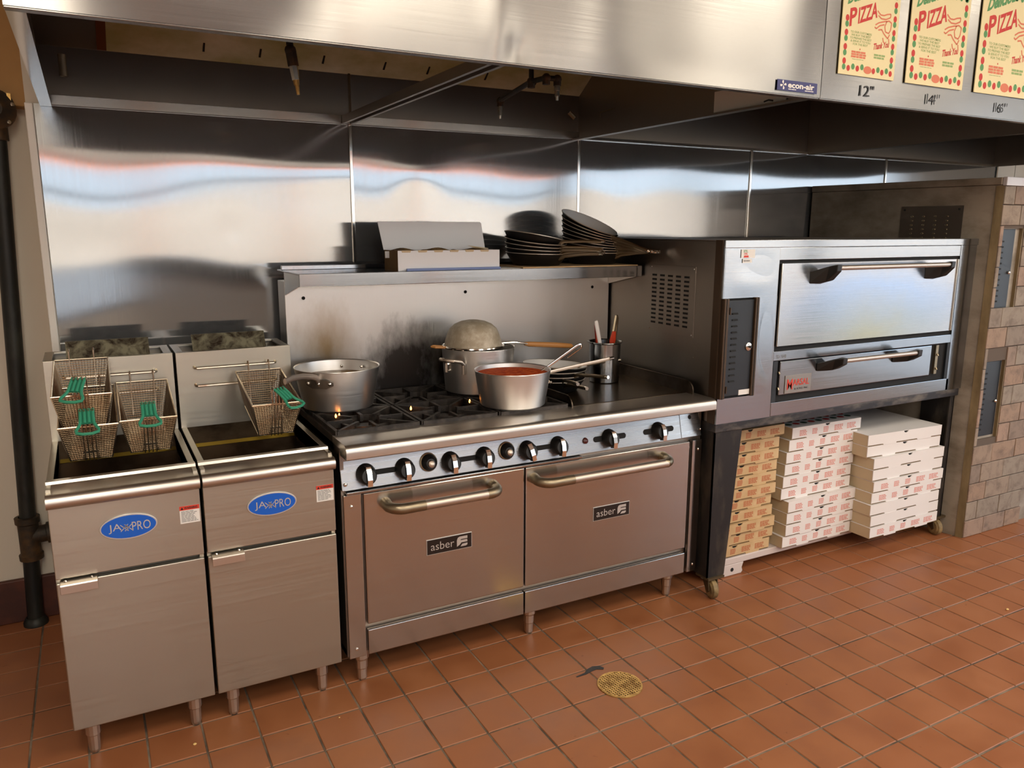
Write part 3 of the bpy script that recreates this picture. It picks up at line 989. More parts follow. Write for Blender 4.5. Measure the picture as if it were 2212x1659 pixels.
# ================================================================ FRYERS
def fryer(x0, x1, label):
    f = thing('deep_fryer', label, 'fryer', ((x0 + x1) / 2, -0.5, 0), 'the two deep fryers')
    F = -0.872
    b = MB().box(x0, x0 + 0.012, F + 0.014, -0.10, 0.11, 0.845).box(x1 - 0.012, x1, F + 0.014, -0.10, 0.11, 0.845)
    b.box(x0, x1, -0.112, -0.10, 0.11, 0.845).box(x0, x1, F + 0.014, -0.10, 0.108, 0.125).box(x0 + 0.012, x1 - 0.012, F + 0.030, F + 0.040, 0.125, 0.80)
    b.build('cabinet', S_FRY, f)
    # upper front panel and door
    MB().box(x0, x1, F, F + 0.014, 0.585, 0.80).build('front_panel', S_FRY, f, bevel=0.002)
    d = MB().box(x0, x1, F, F + 0.016, 0.110, 0.573).build('door', S_FRY, f, bevel=0.003)
    h0 = x0 + 0.010
    MB().prism([(F + 0.004, 0.580), (F - 0.024, 0.577), (F - 0.027, 0.573), (F - 0.027, 0.549), (F - 0.024, 0.549), (F - 0.024, 0.572), (F + 0.004, 0.575)], 'x', h0, h0 + 0.094).build('handle', S_BULL, d, bevel=0.0012)
    for q in (0.014, 0.080):
        MB().ball((h0 + q, F - 0.006, 0.580), 0.005, 8, (1, 1, 0.6)).build('rivet', S_CHROME, d)
    # rolled front edge
    pr = [(-0.786, 0.853), (-0.808, 0.853), (-0.811, 0.845), (-0.822, 0.840), (-0.872, 0.836)]
    pr += [(-0.880 + 0.0195 * math.cos(math.radians(a)), 0.8165 + 0.0195 * math.sin(math.radians(a))) for a in range(80, -120, -20)][::1]
    # arc runs over the outside (towards -y)
    pr = [(-0.786, 0.853), (-0.808, 0.853), (-0.811, 0.845), (-0.822, 0.840), (-0.872, 0.836)]
    pr += [(-0.880 + 0.021 * math.cos(math.radians(a)), 0.816 + 0.021 * math.sin(math.radians(a))) for a in range(100, 271, 17)]
    pr += [(-0.868, 0.796), (-0.868, 0.80), (-0.786, 0.80)]
    MB().prism(pr, 'x', x0 - 0.001, x1 + 0.001, smooth=True).build('rolled_edge', S_BULL, f, angle=30)
    # tank rim and well
    r = MB()
    zi, xi0, xi1 = 0.853, x0 + 0.019, x1 - 0.019
    MB().box(x0, xi0, -0.786, -0.33, 0.80, zi).build('tank_rim', S_FRY, f, bevel=0.0015)
    MB().box(xi1, x1, -0.786, -0.33, 0.80, zi).build('tank_rim', S_FRY, f, bevel=0.0015)
    w = MB()
    w.add([(xi0, -0.786, zi), (xi1, -0.786, zi), (xi1, -0.775, 0.735), (xi0, -0.775, 0.735)], [(0, 1, 2, 3)])
    w.add([(xi0, -0.786, zi), (xi0, -0.33, zi), (xi0, -0.56, 0.735), (xi0, -0.775, 0.735)], [(0, 1, 2, 3)])
    w.add([(xi1, -0.786, zi), (xi1, -0.33, zi), (xi1, -0.56, 0.735), (xi1, -0.775, 0.735)], [(0, 1, 2, 3)])
    w.add([(xi0, -0.33, zi), (xi1, -0.33, zi), (xi1, -0.56, 0.735), (xi0, -0.56, 0.735)], [(0, 1, 2, 3)])
    w.build('tank', M_TANK, f)
    MB().box(xi0, xi1, -0.80, -0.55, 0.70, 0.742).build('oil', M_OIL, f)
    MB().add([(xi0 + 0.002, -0.4130, 0.8114), (xi1 - 0.002, -0.4130, 0.8114), (xi1 - 0.002, -0.4300, 0.8027), (xi0 + 0.002, -0.4300, 0.8027)], [(0, 1, 2, 3)]).build('oil_line', M_YEL, f)
    # rear riser with the open flue
    zt = 1.124
    rv = MB().box(x0, x1, -0.33, -0.326, 0.80, zt).box(x0, x0 + 0.004, -0.326, -0.10, 0.84, zt).box(x1 - 0.004, x1, -0.326, -0.10, 0.84, zt).box(x0, x1, -0.104, -0.10, 0.84, zt)
    rv.box(x0 + 0.004, x1 - 0.004, -0.326, -0.308, zt - 0.006, zt).box(x0 + 0.004, x0 + 0.026, -0.308, -0.104, zt - 0.006, zt).box(x1 - 0.026, x1 - 0.004, -0.308, -0.104, zt - 0.006, zt).box(x0 + 0.026, x1 - 0.026, -0.130, -0.104, zt - 0.006, zt)
    rv.box(x0 + 0.004, x1 - 0.004, -0.326, -0.104, 1.02, 1.03)
    rv.build('riser', S_FRY, f, bevel=0.001)
    xm = (x0 + x1) / 2
    MB().prism([(-0.262, 1.06), (-0.258, 1.06), (-0.196, 1.170), (-0.200, 1.170)], 'x', xm - 0.130, xm + 0.130).build('flue_deflector', M_SCORCH, f)
    for z in (1.067, 1.003):
        xa, xb = xm - 0.140, xm + 0.140
        MB().tube([(xa, -0.331, z + 0.004), (xa + 0.001, -0.342, z + 0.001), (xa + 0.007, -0.3475, z), (xa + 0.02, -0.3475, z), (xb - 0.02, -0.3475, z), (xb - 0.007, -0.3475, z), (xb - 0.001, -0.342, z + 0.001), (xb, -0.331, z + 0.004)], 0.0046, 8).build('hanger_rod', S_FRAME, f)
    # badge
    bx, bz, yb = xm + 0.0, 0.7105, F - 0.001
    rim = MB()
    rim.prism([(bx + 0.0755 * math.cos(2 * PI * k / 40), bz + 0.0375 * math.sin(2 * PI * k / 40)) for k in range(40)], 'y', yb - 0.0035, yb + 0.001)
    bd = rim.build('badge', M_SILV, f, bevel=0.001)
    MB().prism([(bx + 0.0715 * math.cos(2 * PI * k / 40), bz + 0.0335 * math.sin(2 * PI * k / 40)) for k in range(40)], 'y', yb - 0.0042, yb - 0.003).build('blue_field', M_BLUE, bd)
    t = MB()
    yt = yb - 0.0048
    word(t, 'JA', bx - 0.053, bz - 0.014, 0.034, 0.027, yt)
    word(t, 'PRO', bx + 0.008, bz - 0.014, 0.049, 0.027, yt)
    for x_, s_ in ((bx - 0.012, 0.010), (bx - 0.001, 0.010)):
        for dx, dz in ((1, 1), (1, -1)):
            n = Vector((-dz, dx)).normalized() * 0.0011
            t.add([(x_ - dx * s_ + n.x, yt, bz - 0.002 - dz * s_ + n.y), (x_ + dx * s_ + n.x, yt, bz - 0.002 + dz * s_ + n.y), (x_ + dx * s_ - n.x, yt, bz - 0.002 + dz * s_ - n.y), (x_ - dx * s_ - n.x, yt, bz - 0.002 - dz * s_ - n.y)], [(0, 1, 2, 3)])
    for k in range(6):
        a = k * PI / 3
        x_ = bx - 0.0065
        t.add([(x_ - 0.0008, yt, bz), (x_ + 0.012 * math.cos(a), yt, bz + 0.012 * math.sin(a)), (x_ + 0.0008, yt, bz + 0.0012)], [(0, 1, 2)])
    t.build('lettering', M_SILV, bd)
    # warning label
    wx0, wx1 = x1 - 0.059, x1 - 0.004
    wl = MB().box(wx0, wx1, F - 0.0012, F + 0.001, 0.691, 0.745).build('warning_label', M_WHITE, f)
    MB().box(wx0, wx1, F - 0.0016, F - 0.001, 0.732, 0.745).build('red_band', M_RED, wl)
    t = MB()
    word(t, 'WARNING', wx0 + 0.013, 0.7350, 0.037, 0.0072, F - 0.002, bold=0.03)
    t.add([(wx0 + 0.003, F - 0.002, 0.7345), (wx0 + 0.011, F - 0.002, 0.7345), (wx0 + 0.007, F - 0.002, 0.7425)], [(0, 1, 2)])
    t.build('warning_text', M_INK, wl)
    t = MB()
    bars(t, wx0 + 0.004, 0.694, 0.046, 0.035, 8, F - 0.002, int(x0 * 100), fill=0.45)
    t.build('small_print', M_GREY, wl)
    for lx in (x0 + 0.048, x1 - 0.058):
        for ly in (-0.822, -0.16):
            MB().lathe([(0.021, 0.115), (0.021, 0.062), (0.018, 0.058), (0.0165, 0.012), (0.013, 0.0), (0, 0)], 12, (lx, ly, 0), smooth=False).build('leg', S_BULL, f)
    return f


fryer(-0.820, -0.428, 'left stainless deep fryer holding three wire baskets, beside the black gas pipe')
fryer(-0.419, -0.022, 'right stainless deep fryer holding one wire basket, beside the range')

# ---------------------------------------------------------------- fry baskets
def make_basket():
    """Local frame: back top edge at y=0,z=0; basket runs towards -y; hooks at the back."""
    r = bpy.data.objects.new('fry_basket', None)
    COL.objects.link(r)
    L, W2, W1, H = 0.335, 0.0785, 0.056, 0.120
    fr = MB()
    wr = 0.0031
    top = [(-W2, 0, 0), (W2, 0, 0), (W2, -L, 0), (-W2, -L, 0)]
    yb0, yb1 = -0.035, -L + 0.030
    bot = [(-W1, yb0, -H), (W1, yb0, -H), (W1, yb1, -H), (-W1, yb1, -H)]
    fr.tube(top, wr, 6, closed=True)
    fr.tube([top[3], bot[3], (-0.022, yb1, -H), (-0.020, yb1 - 0.004, -H + 0.03)], 0.0024, 6).tube([top[2], bot[2], (0.022, yb1, -H), (0.020, yb1 - 0.004, -H + 0.03)], 0.0024, 6)
    fr.tube([top[0], bot[0], bot[1], top[1]], 0.0024, 6)
    fr.tube([bot[0], bot[3]], 0.0024, 6).tube([bot[1], bot[2]], 0.0024, 6)
    fr.build('frame', S_FRAME, r, world=False)
    ms = MB()

    def lattice(a, b, d, e, nu, nv):
        a, b, d, e = Vector(a), Vector(b), Vector(d), Vector(e)   # a-b top, d-e bottom
        for i in range(nu + 1):
            u = i / nu
            ms.tube([a.lerp(b, u), d.lerp(e, u)], 0.0011, 3, cap=False, smooth=False)
        for j in range(1, nv):
            v = j / nv
            ms.tube([a.lerp(d, v), b.lerp(e, v)], 0.0011, 3, cap=False, smooth=False)
    lattice(top[3], top[2], bot[3], bot[2], 18, 18)
    lattice(top[0], top[1], bot[0], bot[1], 18, 16)
    lattice(top[0], top[3], bot[0], bot[3], 40, 16)
    lattice(top[1], top[2], bot[1], bot[2], 40, 16)
    lattice(bot[0], bot[1], bot[3], bot[2], 16, 34)
    ms.build('wire_mesh', S_WIRE, r, world=False)
    for x in (-0.034, 0.038):
        MB().tube([(x, -0.030, -H * 0.9), (x, 0.000, -0.004), (x, 0.001, 0.014), (x, 0.003, 0.028), (x, 0.012, 0.034), (x, 0.020, 0.030), (x, 0.021, 0.020)], 0.0026, 6).build('hook', S_FRAME, r, world=False)
    hw = MB()
    yf = -L
    xs = [-0.0165, -0.0055, 0.0055, 0.0165]
    for x in xs:
        hw.tube([(x, yb1 - 0.002, -H - 0.004), (x * 0.96, yf - 0.006, -0.006), (x, yf - 0.004, 0.018), (x, yf + 0.004, 0.052), (x, yf - 0.004, 0.060), (x, yf - 0.020, 0.058)], 0.0018, 5)
    hw.box(-0.020, 0.020, yb1 - 0.008, yb1 - 0.004, -H + 0.024, -H + 0.029)
    hw.build('handle_wires', S_FRAME, r, world=False)
    gp = MB()
    for x in xs:
        gp.tube([(x, yf - 0.006, 0.0575), (x, yf - 0.030, 0.048), (x * 1.05, yf - 0.056, 0.034)], 0.0046, 8)
    gp.grid(lambda u, v: (-0.018 + 0.036 * u, yf - 0.012 - 0.042 * v, 0.055 - 0.020 * v - 0.004 * v * v), 4, 4)
    lp = [(-0.017, yf - 0.052, 0.036), (-0.021, yf - 0.064, 0.030), (-0.029, yf - 0.082, 0.024), (-0.028, yf - 0.092, 0.021), (-0.012, yf - 0.098, 0.019), (0.012, yf - 0.098, 0.019), (0.028, yf - 0.092, 0.021), (0.029, yf - 0.082, 0.024), (0.021, yf - 0.064, 0.030), (0.017, yf - 0.052, 0.036)]
    gp.tube(lp, 0.0046, 8)
    gp.build('grip', M_GREEN, r, world=False)
    return r


BK = make_basket()
TILT = math.atan2(0.060, 0.330)
# x centre, back y, back z, label
bas = [(-0.7085, -0.345, 1.126, 'upper left fry basket hooked over the top of the left fryer', -0.010),
       (-0.699, -0.368, 1.036, 'lower left fry basket hanging under another basket over the left fryer', -0.012),
       (-0.535, -0.368, 1.040, 'right hand fry basket hanging on the rod of the left fryer', -0.01),
       (-0.148, -0.368, 1.0465, 'single fry basket hanging on the rod of the right fryer', -0.012)]
for i, (x, y, z, lb, yaw) in enumerate(bas):
    o = BK if i == 0 else copy_tree(BK)
    o.location = (x, y, z)
    o.rotation_euler = (TILT, 0, yaw)
    tag(o, lb, 'fry basket', 'wire fry baskets')
# the grip of the right fryer's basket is folded sideways, that of the upper left one askew
for o, rz, dx in ((o, 0.55, 0.0),):
    for ch in o.children:
        if ch.name.startswith('grip'):
            ch.data = ch.data.copy()
            ch.data.transform(Matrix.Translation((0, -0.335, 0.05)) @ Matrix.Rotation(rz, 4, 'Z') @ Matrix.Translation((0, 0.335, -0.05)))
for ch in BK.children:
    if ch.name.startswith('grip'):
        ch.data = ch.data.copy()
        ch.data.transform(Matrix.Translation((0, -0.335, 0.05)) @ Matrix.Rotation(-0.28, 4, 'Z') @ Matrix.Translation((0, 0.335, -0.05)))

# ================================================================ RANGE
RW, RF = 1.524, -0.883
rg = thing('cooking_range', 'wide six burner stainless range with griddle, two oven doors and a shelf', 'range', (RW / 2, -0.5, 0))
b = MB().box(0, 0.012, RF + 0.016, -0.07, 0.12, 0.86).box(RW - 0.012, RW, RF + 0.016, -0.07, 0.12, 0.86).box(0, RW, -0.082, -0.07, 0.12, 0.86)
b.box(0, RW, RF + 0.03, -0.07, 0.118, 0.14).box(0.012, RW - 0.012, RF + 0.022, RF + 0.034, 0.14, 0.84)
b.build('body', S_OVSIDE, rg)
MB().box(0.0, RW - 0.008, RF, RF + 0.018, 0.716, 0.836).build('control_panel', S_CTRL, rg, bevel=0.002)
MB().box(1.411, RW - 0.010, RF - 0.0022, RF, 0.718, 0.818).build('gas_cover', S_CTRL, rg, bevel=0.001)
m = MB()
disc_y(m, 1.462, 0.797, 0.0085, 0.0085, RF - 0.0028, 14)
m.build('hole', M_GAP, rg)
MB().box(0.012, 0.922, RF - 0.012, RF + 0.016, 0.703, 0.7125).build('trim_rail', S_OVEN, rg, bevel=0.002)
for x0, x1 in ((0.003, 0.062), (1.472, RW - 0.003)):
    sp = MB().box(x0, x1, RF, RF + 0.016, 0.118, 0.700).build('side_panel', S_RNG, rg, bevel=0.002)
    for z in (0.150, 0.660):
        MB().ball(((x0 + x1) / 2 - 0.004 + 0.01 * (x0 > 1), RF - 0.001, z), 0.0058, 10, (1, 0.6, 1)).build('screw', S_CHROME, sp)
MB().ball((0.012, RF - 0.001, 0.738), 0.0065, 10, (1, 0.6, 1)).build('screw', S_CHROME, rg)
MB().ball((RW - 0.016, RF - 0.001, 0.745), 0.0045, 10, (1, 0.6, 1)).build('screw', S_CHROME, rg)


def asber(x, z, w_, h_, y, parent):
    p = MB().box(x, x + w_, y - 0.0022, y + 0.001, z, z + h_).build('nameplate', M_SILV, parent, bevel=0.0006)
    MB().box(x + 0.0022, x + w_ - 0.0022, y - 0.0028, y - 0.002, z + 0.0022, z + h_ - 0.0022).build('black_field', M_BADGEB, p)
    t = MB()
    yy = y - 0.0032
    word(t, 'asber', x + 0.09 * w_, z + 0.27 * h_, 0.51 * w_, 0.50 * h_, yy, bold=-0.004)
    q = lambda u, v: (x + u * w_, yy, z + v * h_)
    for po in ([(0.66, 0.20), (0.66, 0.62), (0.68, 0.78), (0.72, 0.84), (0.895, 0.84), (0.895, 0.66), (0.76, 0.66), (0.73, 0.60), (0.89, 0.60), (0.895, 0.44), (0.76, 0.44), (0.72, 0.30)],
               [(0.74, 0.18), (0.78, 0.34), (0.895, 0.36), (0.895, 0.24), (0.86, 0.18)]):
        t.add([q(*p_) for p_ in po], [tuple(range(len(po)))])
    t.build('lettering', M_SILV, p)


def oven_door(x0, x1, hx0, hj0, hj1, hx1, bx):
    d = MB().box(x0, x1, RF, RF + 0.022, 0.231, 0.698).build('oven_door', S_RNG, rg, bevel=0.004)
    hz, hy, r = 0.648, RF - 0.066, 0.0185
    h = MB().cyl((hj0, hy, hz), (hj1, hy, hz), r * 0.93, 20).build('handle', S_ALU2, d)
    for s, xe, xj in ((1, hx0, hj0), (-1, hx1, hj1)):
        cx_ = xe + s * (r + 0.004)
        pts, rr = [], []
        pts.append((cx_, RF + 0.002, hz + 0.006))
        rr.append(r * 1.12)
        pts.append((cx_, RF - 0.022, hz + 0.004))
        rr.append(r * 1.0)
        R = 0.042
        for k in range(0, 7):
            a = PI / 2 * k / 6
            pts.append((cx_ + s * R * (1 - math.cos(a)), RF - 0.024 - R * math.sin(a), hz + 0.003 - 0.003 * k / 6))
            rr.append(r * 1.0)
        pts.append((xj, hy, hz))
        rr.append(r * 0.97)
        MB().tube(pts, rr, 16).build('handle_end', S_CAST, h)
    asber(bx, 0.436, 0.174, 0.057, RF, d)
    MB().box(x0, x1, RF, RF + 0.018, 0.119, 0.210).build('kick_panel', S_RNG, rg, bevel=0.003)


oven_door(0.070, 0.677, 0.122, 0.261, 0.492, 0.570, 0.288)
oven_door(0.683, 1.458, 0.694, 0.848, 1.288, 1.340, 0.983)
# rolled front ledge
pr = [(-0.795, 0.884), (-0.930, 0.884), (-0.940, 0.882), (-0.948, 0.877), (-0.953, 0.869), (-0.954, 0.860), (-0.954, 0.841), (-0.951, 0.838), (-0.880, 0.838), (-0.880, 0.86), (-0.795, 0.86)]
MB().prism(pr, 'x', -0.001, RW, smooth=True).build('bullnose', S_BULL, rg, angle=28)
# burner well and griddle
MB().box(0.010, 0.918, -0.796, -0.186, 0.835, 0.848).box(0.0, 0.010, -0.80, -0.186, 0.835, 0.884).box(0.918, 0.926, -0.80, -0.186, 0.835, 0.878).build('burner_tray', M_PIT, rg)
MB().box(0.930, 1.496, -0.800, -0.186, 0.850, 0.886).build('griddle_plate', M_GRID, rg, bevel=0.003)


def guard(x, th, y0, y1, zt, zb):
    p = [(y0, zb), (y0, zt)]
    for k in range(7):
        a = PI / 2 * (1 - k / 6)
        p.append((y1 + 0.045 - 0.045 * math.cos(a), zt - 0.045 + 0.045 * math.sin(a)))
    p.append((y1, zb))
    MB().prism(p, 'x', x, x + th).build('griddle_guard', M_TANK, rg, bevel=0.001)


guard(0.924, 0.006, -0.190, -0.812, 0.926, 0.868)
guard(1.496, 0.006, -0.190, -0.842, 0.938, 0.872)

# burner grates: ring, straight bars to the frame, fingers
CX, CYB, CYF = (0.158, 0.462, 0.766), -0.360, -0.655


def bar(m_, a, b_, wd=0.011, z0=0.872, z1=0.897):
    a, b_ = Vector(a), Vector(b_)
    d = (b_ - a).normalized()
    n = Vector((-d.y, d.x)) * wd / 2
    q = [a + n, b_ + n, b_ - n, a - n]
    m_.add([(p.x, p.y, z) for z in (z0, z1) for p in q], [(0, 3, 2, 1), (4, 5, 6, 7), (0, 1, 5, 4), (1, 2, 6, 5), (2, 3, 7, 6), (3, 0, 4, 7)])


for cx_ in CX:
    for cy_ in (CYB, CYF):
        m = MB()
        R = 0.086
        prof = [(R - 0.006, 0.868), (R + 0.006, 0.868), (R + 0.006, 0.888), (R - 0.006, 0.888), (R - 0.006, 0.868)]
        m.lathe(prof, 28, (cx_, cy_, 0), smooth=False)
        for sx_ in (-1, 1):
            bar(m, (cx_ + sx_ * 0.143, cy_ - 0.143), (cx_ + sx_ * 0.143, cy_ + 0.143))
            bar(m, (cx_ + sx_ * 0.143, cy_), (cx_ + sx_ * 0.048, cy_))
            bar(m, (cx_, cy_ + sx_ * 0.143), (cx_, cy_ + sx_ * 0.048))
            for sy_ in (-1, 1):
                bar(m, (cx_ + sx_ * 0.138, cy_ + sy_ * 0.138), (cx_ + sx_ * 0.040, cy_ + sy_ * 0.040))
            bar(m, (cx_ - 0.143, cy_ + sx_ * 0.143), (cx_ + 0.143, cy_ + sx_ * 0.143))
        m.build('grate', M_IRON, rg)
        MB().lathe([(0, 0.846), (0.052, 0.846), (0.050, 0.858), (0.034, 0.864), (0.030, 0.872), (0, 0.874)], 20, (cx_, cy_, 0)).build('burner', M_IRON, rg)
for (x, y) in ((0.072, -0.58), (0.086, -0.575), (0.354, -0.589), (0.117, -0.752), (0.600, -0.581), (0.622, -0.776)):
    MB().lathe([(0, -0.006), (0.0036, -0.002), (0.0034, 0.003), (0.0018, 0.008), (0, 0.011)], 8, (x, y, 0.894 if y > -0.7 else 0.872)).build('flame', M_FLAME, rg)
# backguard and shelf
MB().box(0.0, RW, -0.184, -0.066, 0.862, 1.352).build('backguard', S_BACK, rg, bevel=0.002)
m = MB()
for hx in (0.071, 0.769, 1.428):
    disc_y(m, hx, 1.286, 0.007, 0.007, -0.1865, 12)
m.build('screw_hole', M_GAP, rg)
MB().prism([(-0.437, 1.3945), (-0.437, 1.346), (-0.431, 1.346), (-0.431, 1.388), (-0.072, 1.388), (-0.072, 1.394)], 'x', 0.0, RW).build('shelf', S_OVEN, rg, bevel=0.002)
MB().box(0.0, RW, -0.150, -0.136, 1.394, 1.412).build('shelf_lip', S_OVEN, rg, bevel=0.002)
for x in (0.001, RW - 0.006):
    MB().prism([(-0.430, 1.388), (-0.430, 1.350), (-0.185, 1.300), (-0.185, 1.388)], 'x', x, x + 0.005).build('shelf_bracket', S_RNG, rg)
# knobs
KN = MB()
KN.lathe([(0.0335, 0.0), (0.0335, 0.008), (0.031, 0.014), (0.029, 0.030), (0.023, 0.037), (0, 0.038)], 24, (0, 0, 0), 'y')
PT = MB().prism([(-0.020, -0.034), (-0.040, -0.030), (-0.044, -0.010), (-0.044, 0.012), (-0.036, 0.030), (-0.012, 0.030)], 'x', -0.0085, 0.0085)
CH = MB().prism([(-0.0415, -0.032), (-0.0470, -0.010), (-0.0470, 0.012), (-0.0385, 0.0305), (-0.037, 0.0305), (-0.0445, 0.012), (-0.0445, -0.010), (-0.0395, -0.032)], 'x', -0.0082, 0.0082)
kz = 0.7625
for i, (kx, rot) in enumerate(((0.084, 0.0), (0.218, 0.02), (0.387, -0.03), (0.518, 0.02), (0.693, -0.22), (0.825, 0.05), (1.056, 0.0), (1.295, 0.0))):
    k = MB()
    k.add(KN.v, KN.f, True)
    k.add(PT.v, PT.f)
    k.xf(Matrix.Translation((kx, RF, kz)) @ Matrix.Rotation(rot, 4, 'Y'))
    ko = k.build('knob', M_BLACK, rg)
    k = MB()
    k.add(CH.v, CH.f)
    k.xf(Matrix.Translation((kx, RF, kz)) @ Matrix.Rotation(rot, 4, 'Y'))
    k.build('pointer', S_CHROME, ko)
for a, b_ in ((0.10, 0.205), (0.40, 0.505), (0.71, 0.81)):
    MB().box(a, b_, RF - 0.0012, RF + 0.004, kz - 0.0085, kz + 0.0085).build('knob_slot', M_GAP, rg)
for a, b_ in ((0.984, 1.137), (1.222, 1.375)):
    MB().prism([(a + 0.0105 + 0.0105 * math.cos(t_), kz + 0.0105 * math.sin(t_)) for t_ in [PI / 2 + PI * k / 8 for k in range(9)]] + [(b_ - 0.0105 + 0.0105 * math.cos(t_), kz + 0.0105 * math.sin(t_)) for t_ in [-PI / 2 + PI * k / 8 for k in range(9)]], 'y', RF - 0.0012, RF + 0.004).build('knob_slot', M_GAP, rg)
for kx in (0.306, 0.608):
    dl = MB().lathe([(0.0315, 0), (0.0315, 0.006), (0.028, 0.008)], 24, (kx, RF, 0.771), 'y').build('dial_ring', S_CAST, rg)
    MB().lathe([(0.029, 0.002), (0.0275, 0.012), (0.020, 0.020), (0.016, 0.026), (0.0, 0.026)], 24, (kx, RF, 0.771), 'y').build('dial', M_BLACK, dl)
    MB().lathe([(0.0125, 0.024), (0.0115, 0.034), (0.006, 0.039), (0, 0.040)], 18, (kx, RF, 0.771), 'y').build('dial_button', S_ALU2, dl)
MB().lathe([(0.012, 0), (0.011, 0.005), (0.005, 0.009), (0, 0.010)], 14, (0.947, RF, 0.764), 'y').build('indicator', mat('dark_red_lens', c(70, 16, 14), 0.25), rg)
for o_ in [x for x in rg.children if x.name.split('.')[0] in ('control_panel', 'gas_cover', 'hole', 'knob', 'knob_slot', 'dial_ring', 'dial', 'dial_button', 'indicator')]:
    for q in [o_] + list(o_.children):
        q.data.transform(Matrix(((1, 0, 0, 0), (0, 1, 0.235, -0.235 * 0.716), (0, 0, 1, 0), (0, 0, 0, 1))))
for lx, ly in ((0.060, -0.825), (0.735, -0.820), (1.418, -0.818), (0.060, -0.16), (1.418, -0.16)):
    MB().lathe([(0.027, 0.125), (0.026, 0.085), (0.0215, 0.078), (0.0205, 0.048), (0.0185, 0.044), (0.017, 0.008), (0.013, 0.0), (0, 0)], 12, (lx, ly, 0), smooth=False).build('leg', S_BULL, rg)

# ================================================================ POTS ON THE RANGE
GZ = 0.898


def pot_body(r0, r1, h, th=0.003, wl=0.0):
    return [(0, 0), (r0 - 0.008, 0), (r0, 0.006), (r0 + (r1 - r0) * 0.5, h * 0.5), (r1, h), (r1 + 0.002, h + 0.001), (r1 + 0.001, h + 0.003), (r1 - th, h), (r0 + (r1 - r0) * 0.5 - th, h * 0.5), (r0 - th, 0.008), (0, 0.007)]


p1 = thing('sauce_pan', 'wide aluminium saucepan of brown broth on the left back burner', 'pot', (0.125, -0.43, GZ))
MB().lathe(pot_body(0.129, 0.156, 0.151), 56, (0.125, -0.43, GZ)).build('body', S_ALU, p1)
MB().lathe([(0, 0.112), (0.100, 0.112), (0.1455, 0.1115)], 48, (0.125, -0.43, GZ)).build('broth', M_BROTH, p1)
C1 = Vector((0.125, -0.43, 0))
d1 = Vector((-0.648, -0.762, 0))
s1 = Vector((-0.762, 0.648, 0)) * -1
hp = MB()
plate = []
for k in range(9):
    t = -0.052 + 0.104 * k / 8
    rr = 0.1525
    a = t / rr
    q = C1 + (d1 * math.cos(a) + s1 * math.sin(a)) * rr
    plate.append((q, t))
vs, fs = [], []
for q, t in plate:
    hw_ = 0.017 * math.sqrt(max(0.12, 1 - (t / 0.054) ** 2)) if abs(t) > 0.030 else 0.017
    n = (q - C1).normalized()
    for o_ in (0.0, 0.003):
        vs += [tuple(q + n * o_ + Vector((0, 0, 1.010 - hw_))), tuple(q + n * (o_ + 0.003) + Vector((0, 0, 1.010 + hw_)))]
for k in range(8):
    a = k * 4
    fs += [(a + 2, a + 3, a + 7, a + 6), (a, a + 4, a + 5, a + 1), (a, a + 2, a + 6, a + 4), (a + 1, a + 5, a + 7, a + 3)]
fs += [(0, 1, 3, 2), (32, 34, 35, 33)]
hp.add(vs, fs)
hp.build('handle_bracket', mat('bracket_grey', c(112, 104, 94), 0.4, 0.8), p1)
hp = MB()
pts = [C1 + d1 * t + Vector((0, 0, z)) for t, z in ((0.158, 1.022), (0.172, 1.036), (0.20, 1.045), (0.27, 1.060), (0.345, 1.068), (0.395, 1.066))]
hp.tube(pts, [0.013, 0.0115, 0.0105, 0.010, 0.0105, 0.011], 10, flat=0.55)
h1 = hp.build('handle', S_ALU2, p1)
for t in (-0.040, 0.0, 0.040):
    a = t / 0.1525
    q = C1 + (d1 * math.cos(a) + s1 * math.sin(a)) * 0.158
    MB().ball((q.x, q.y, 1.012), 0.0072, 10).build('rivet', S_CHROME, h1)
    q = C1 + (d1 * math.cos(a) + s1 * math.sin(a)) * 0.1465
    MB().ball((q.x, q.y, 1.016), 0.006, 8).build('rivet', S_CHROME, h1)
for k, (ax, ay) in enumerate(((0.055, 0.132), (0.118, 0.078))):
    MB().ball((0.125 + ax, -0.43 + ay, GZ + 0.128), 0.0062, 8).build('rivet', S_CHROME, p1)

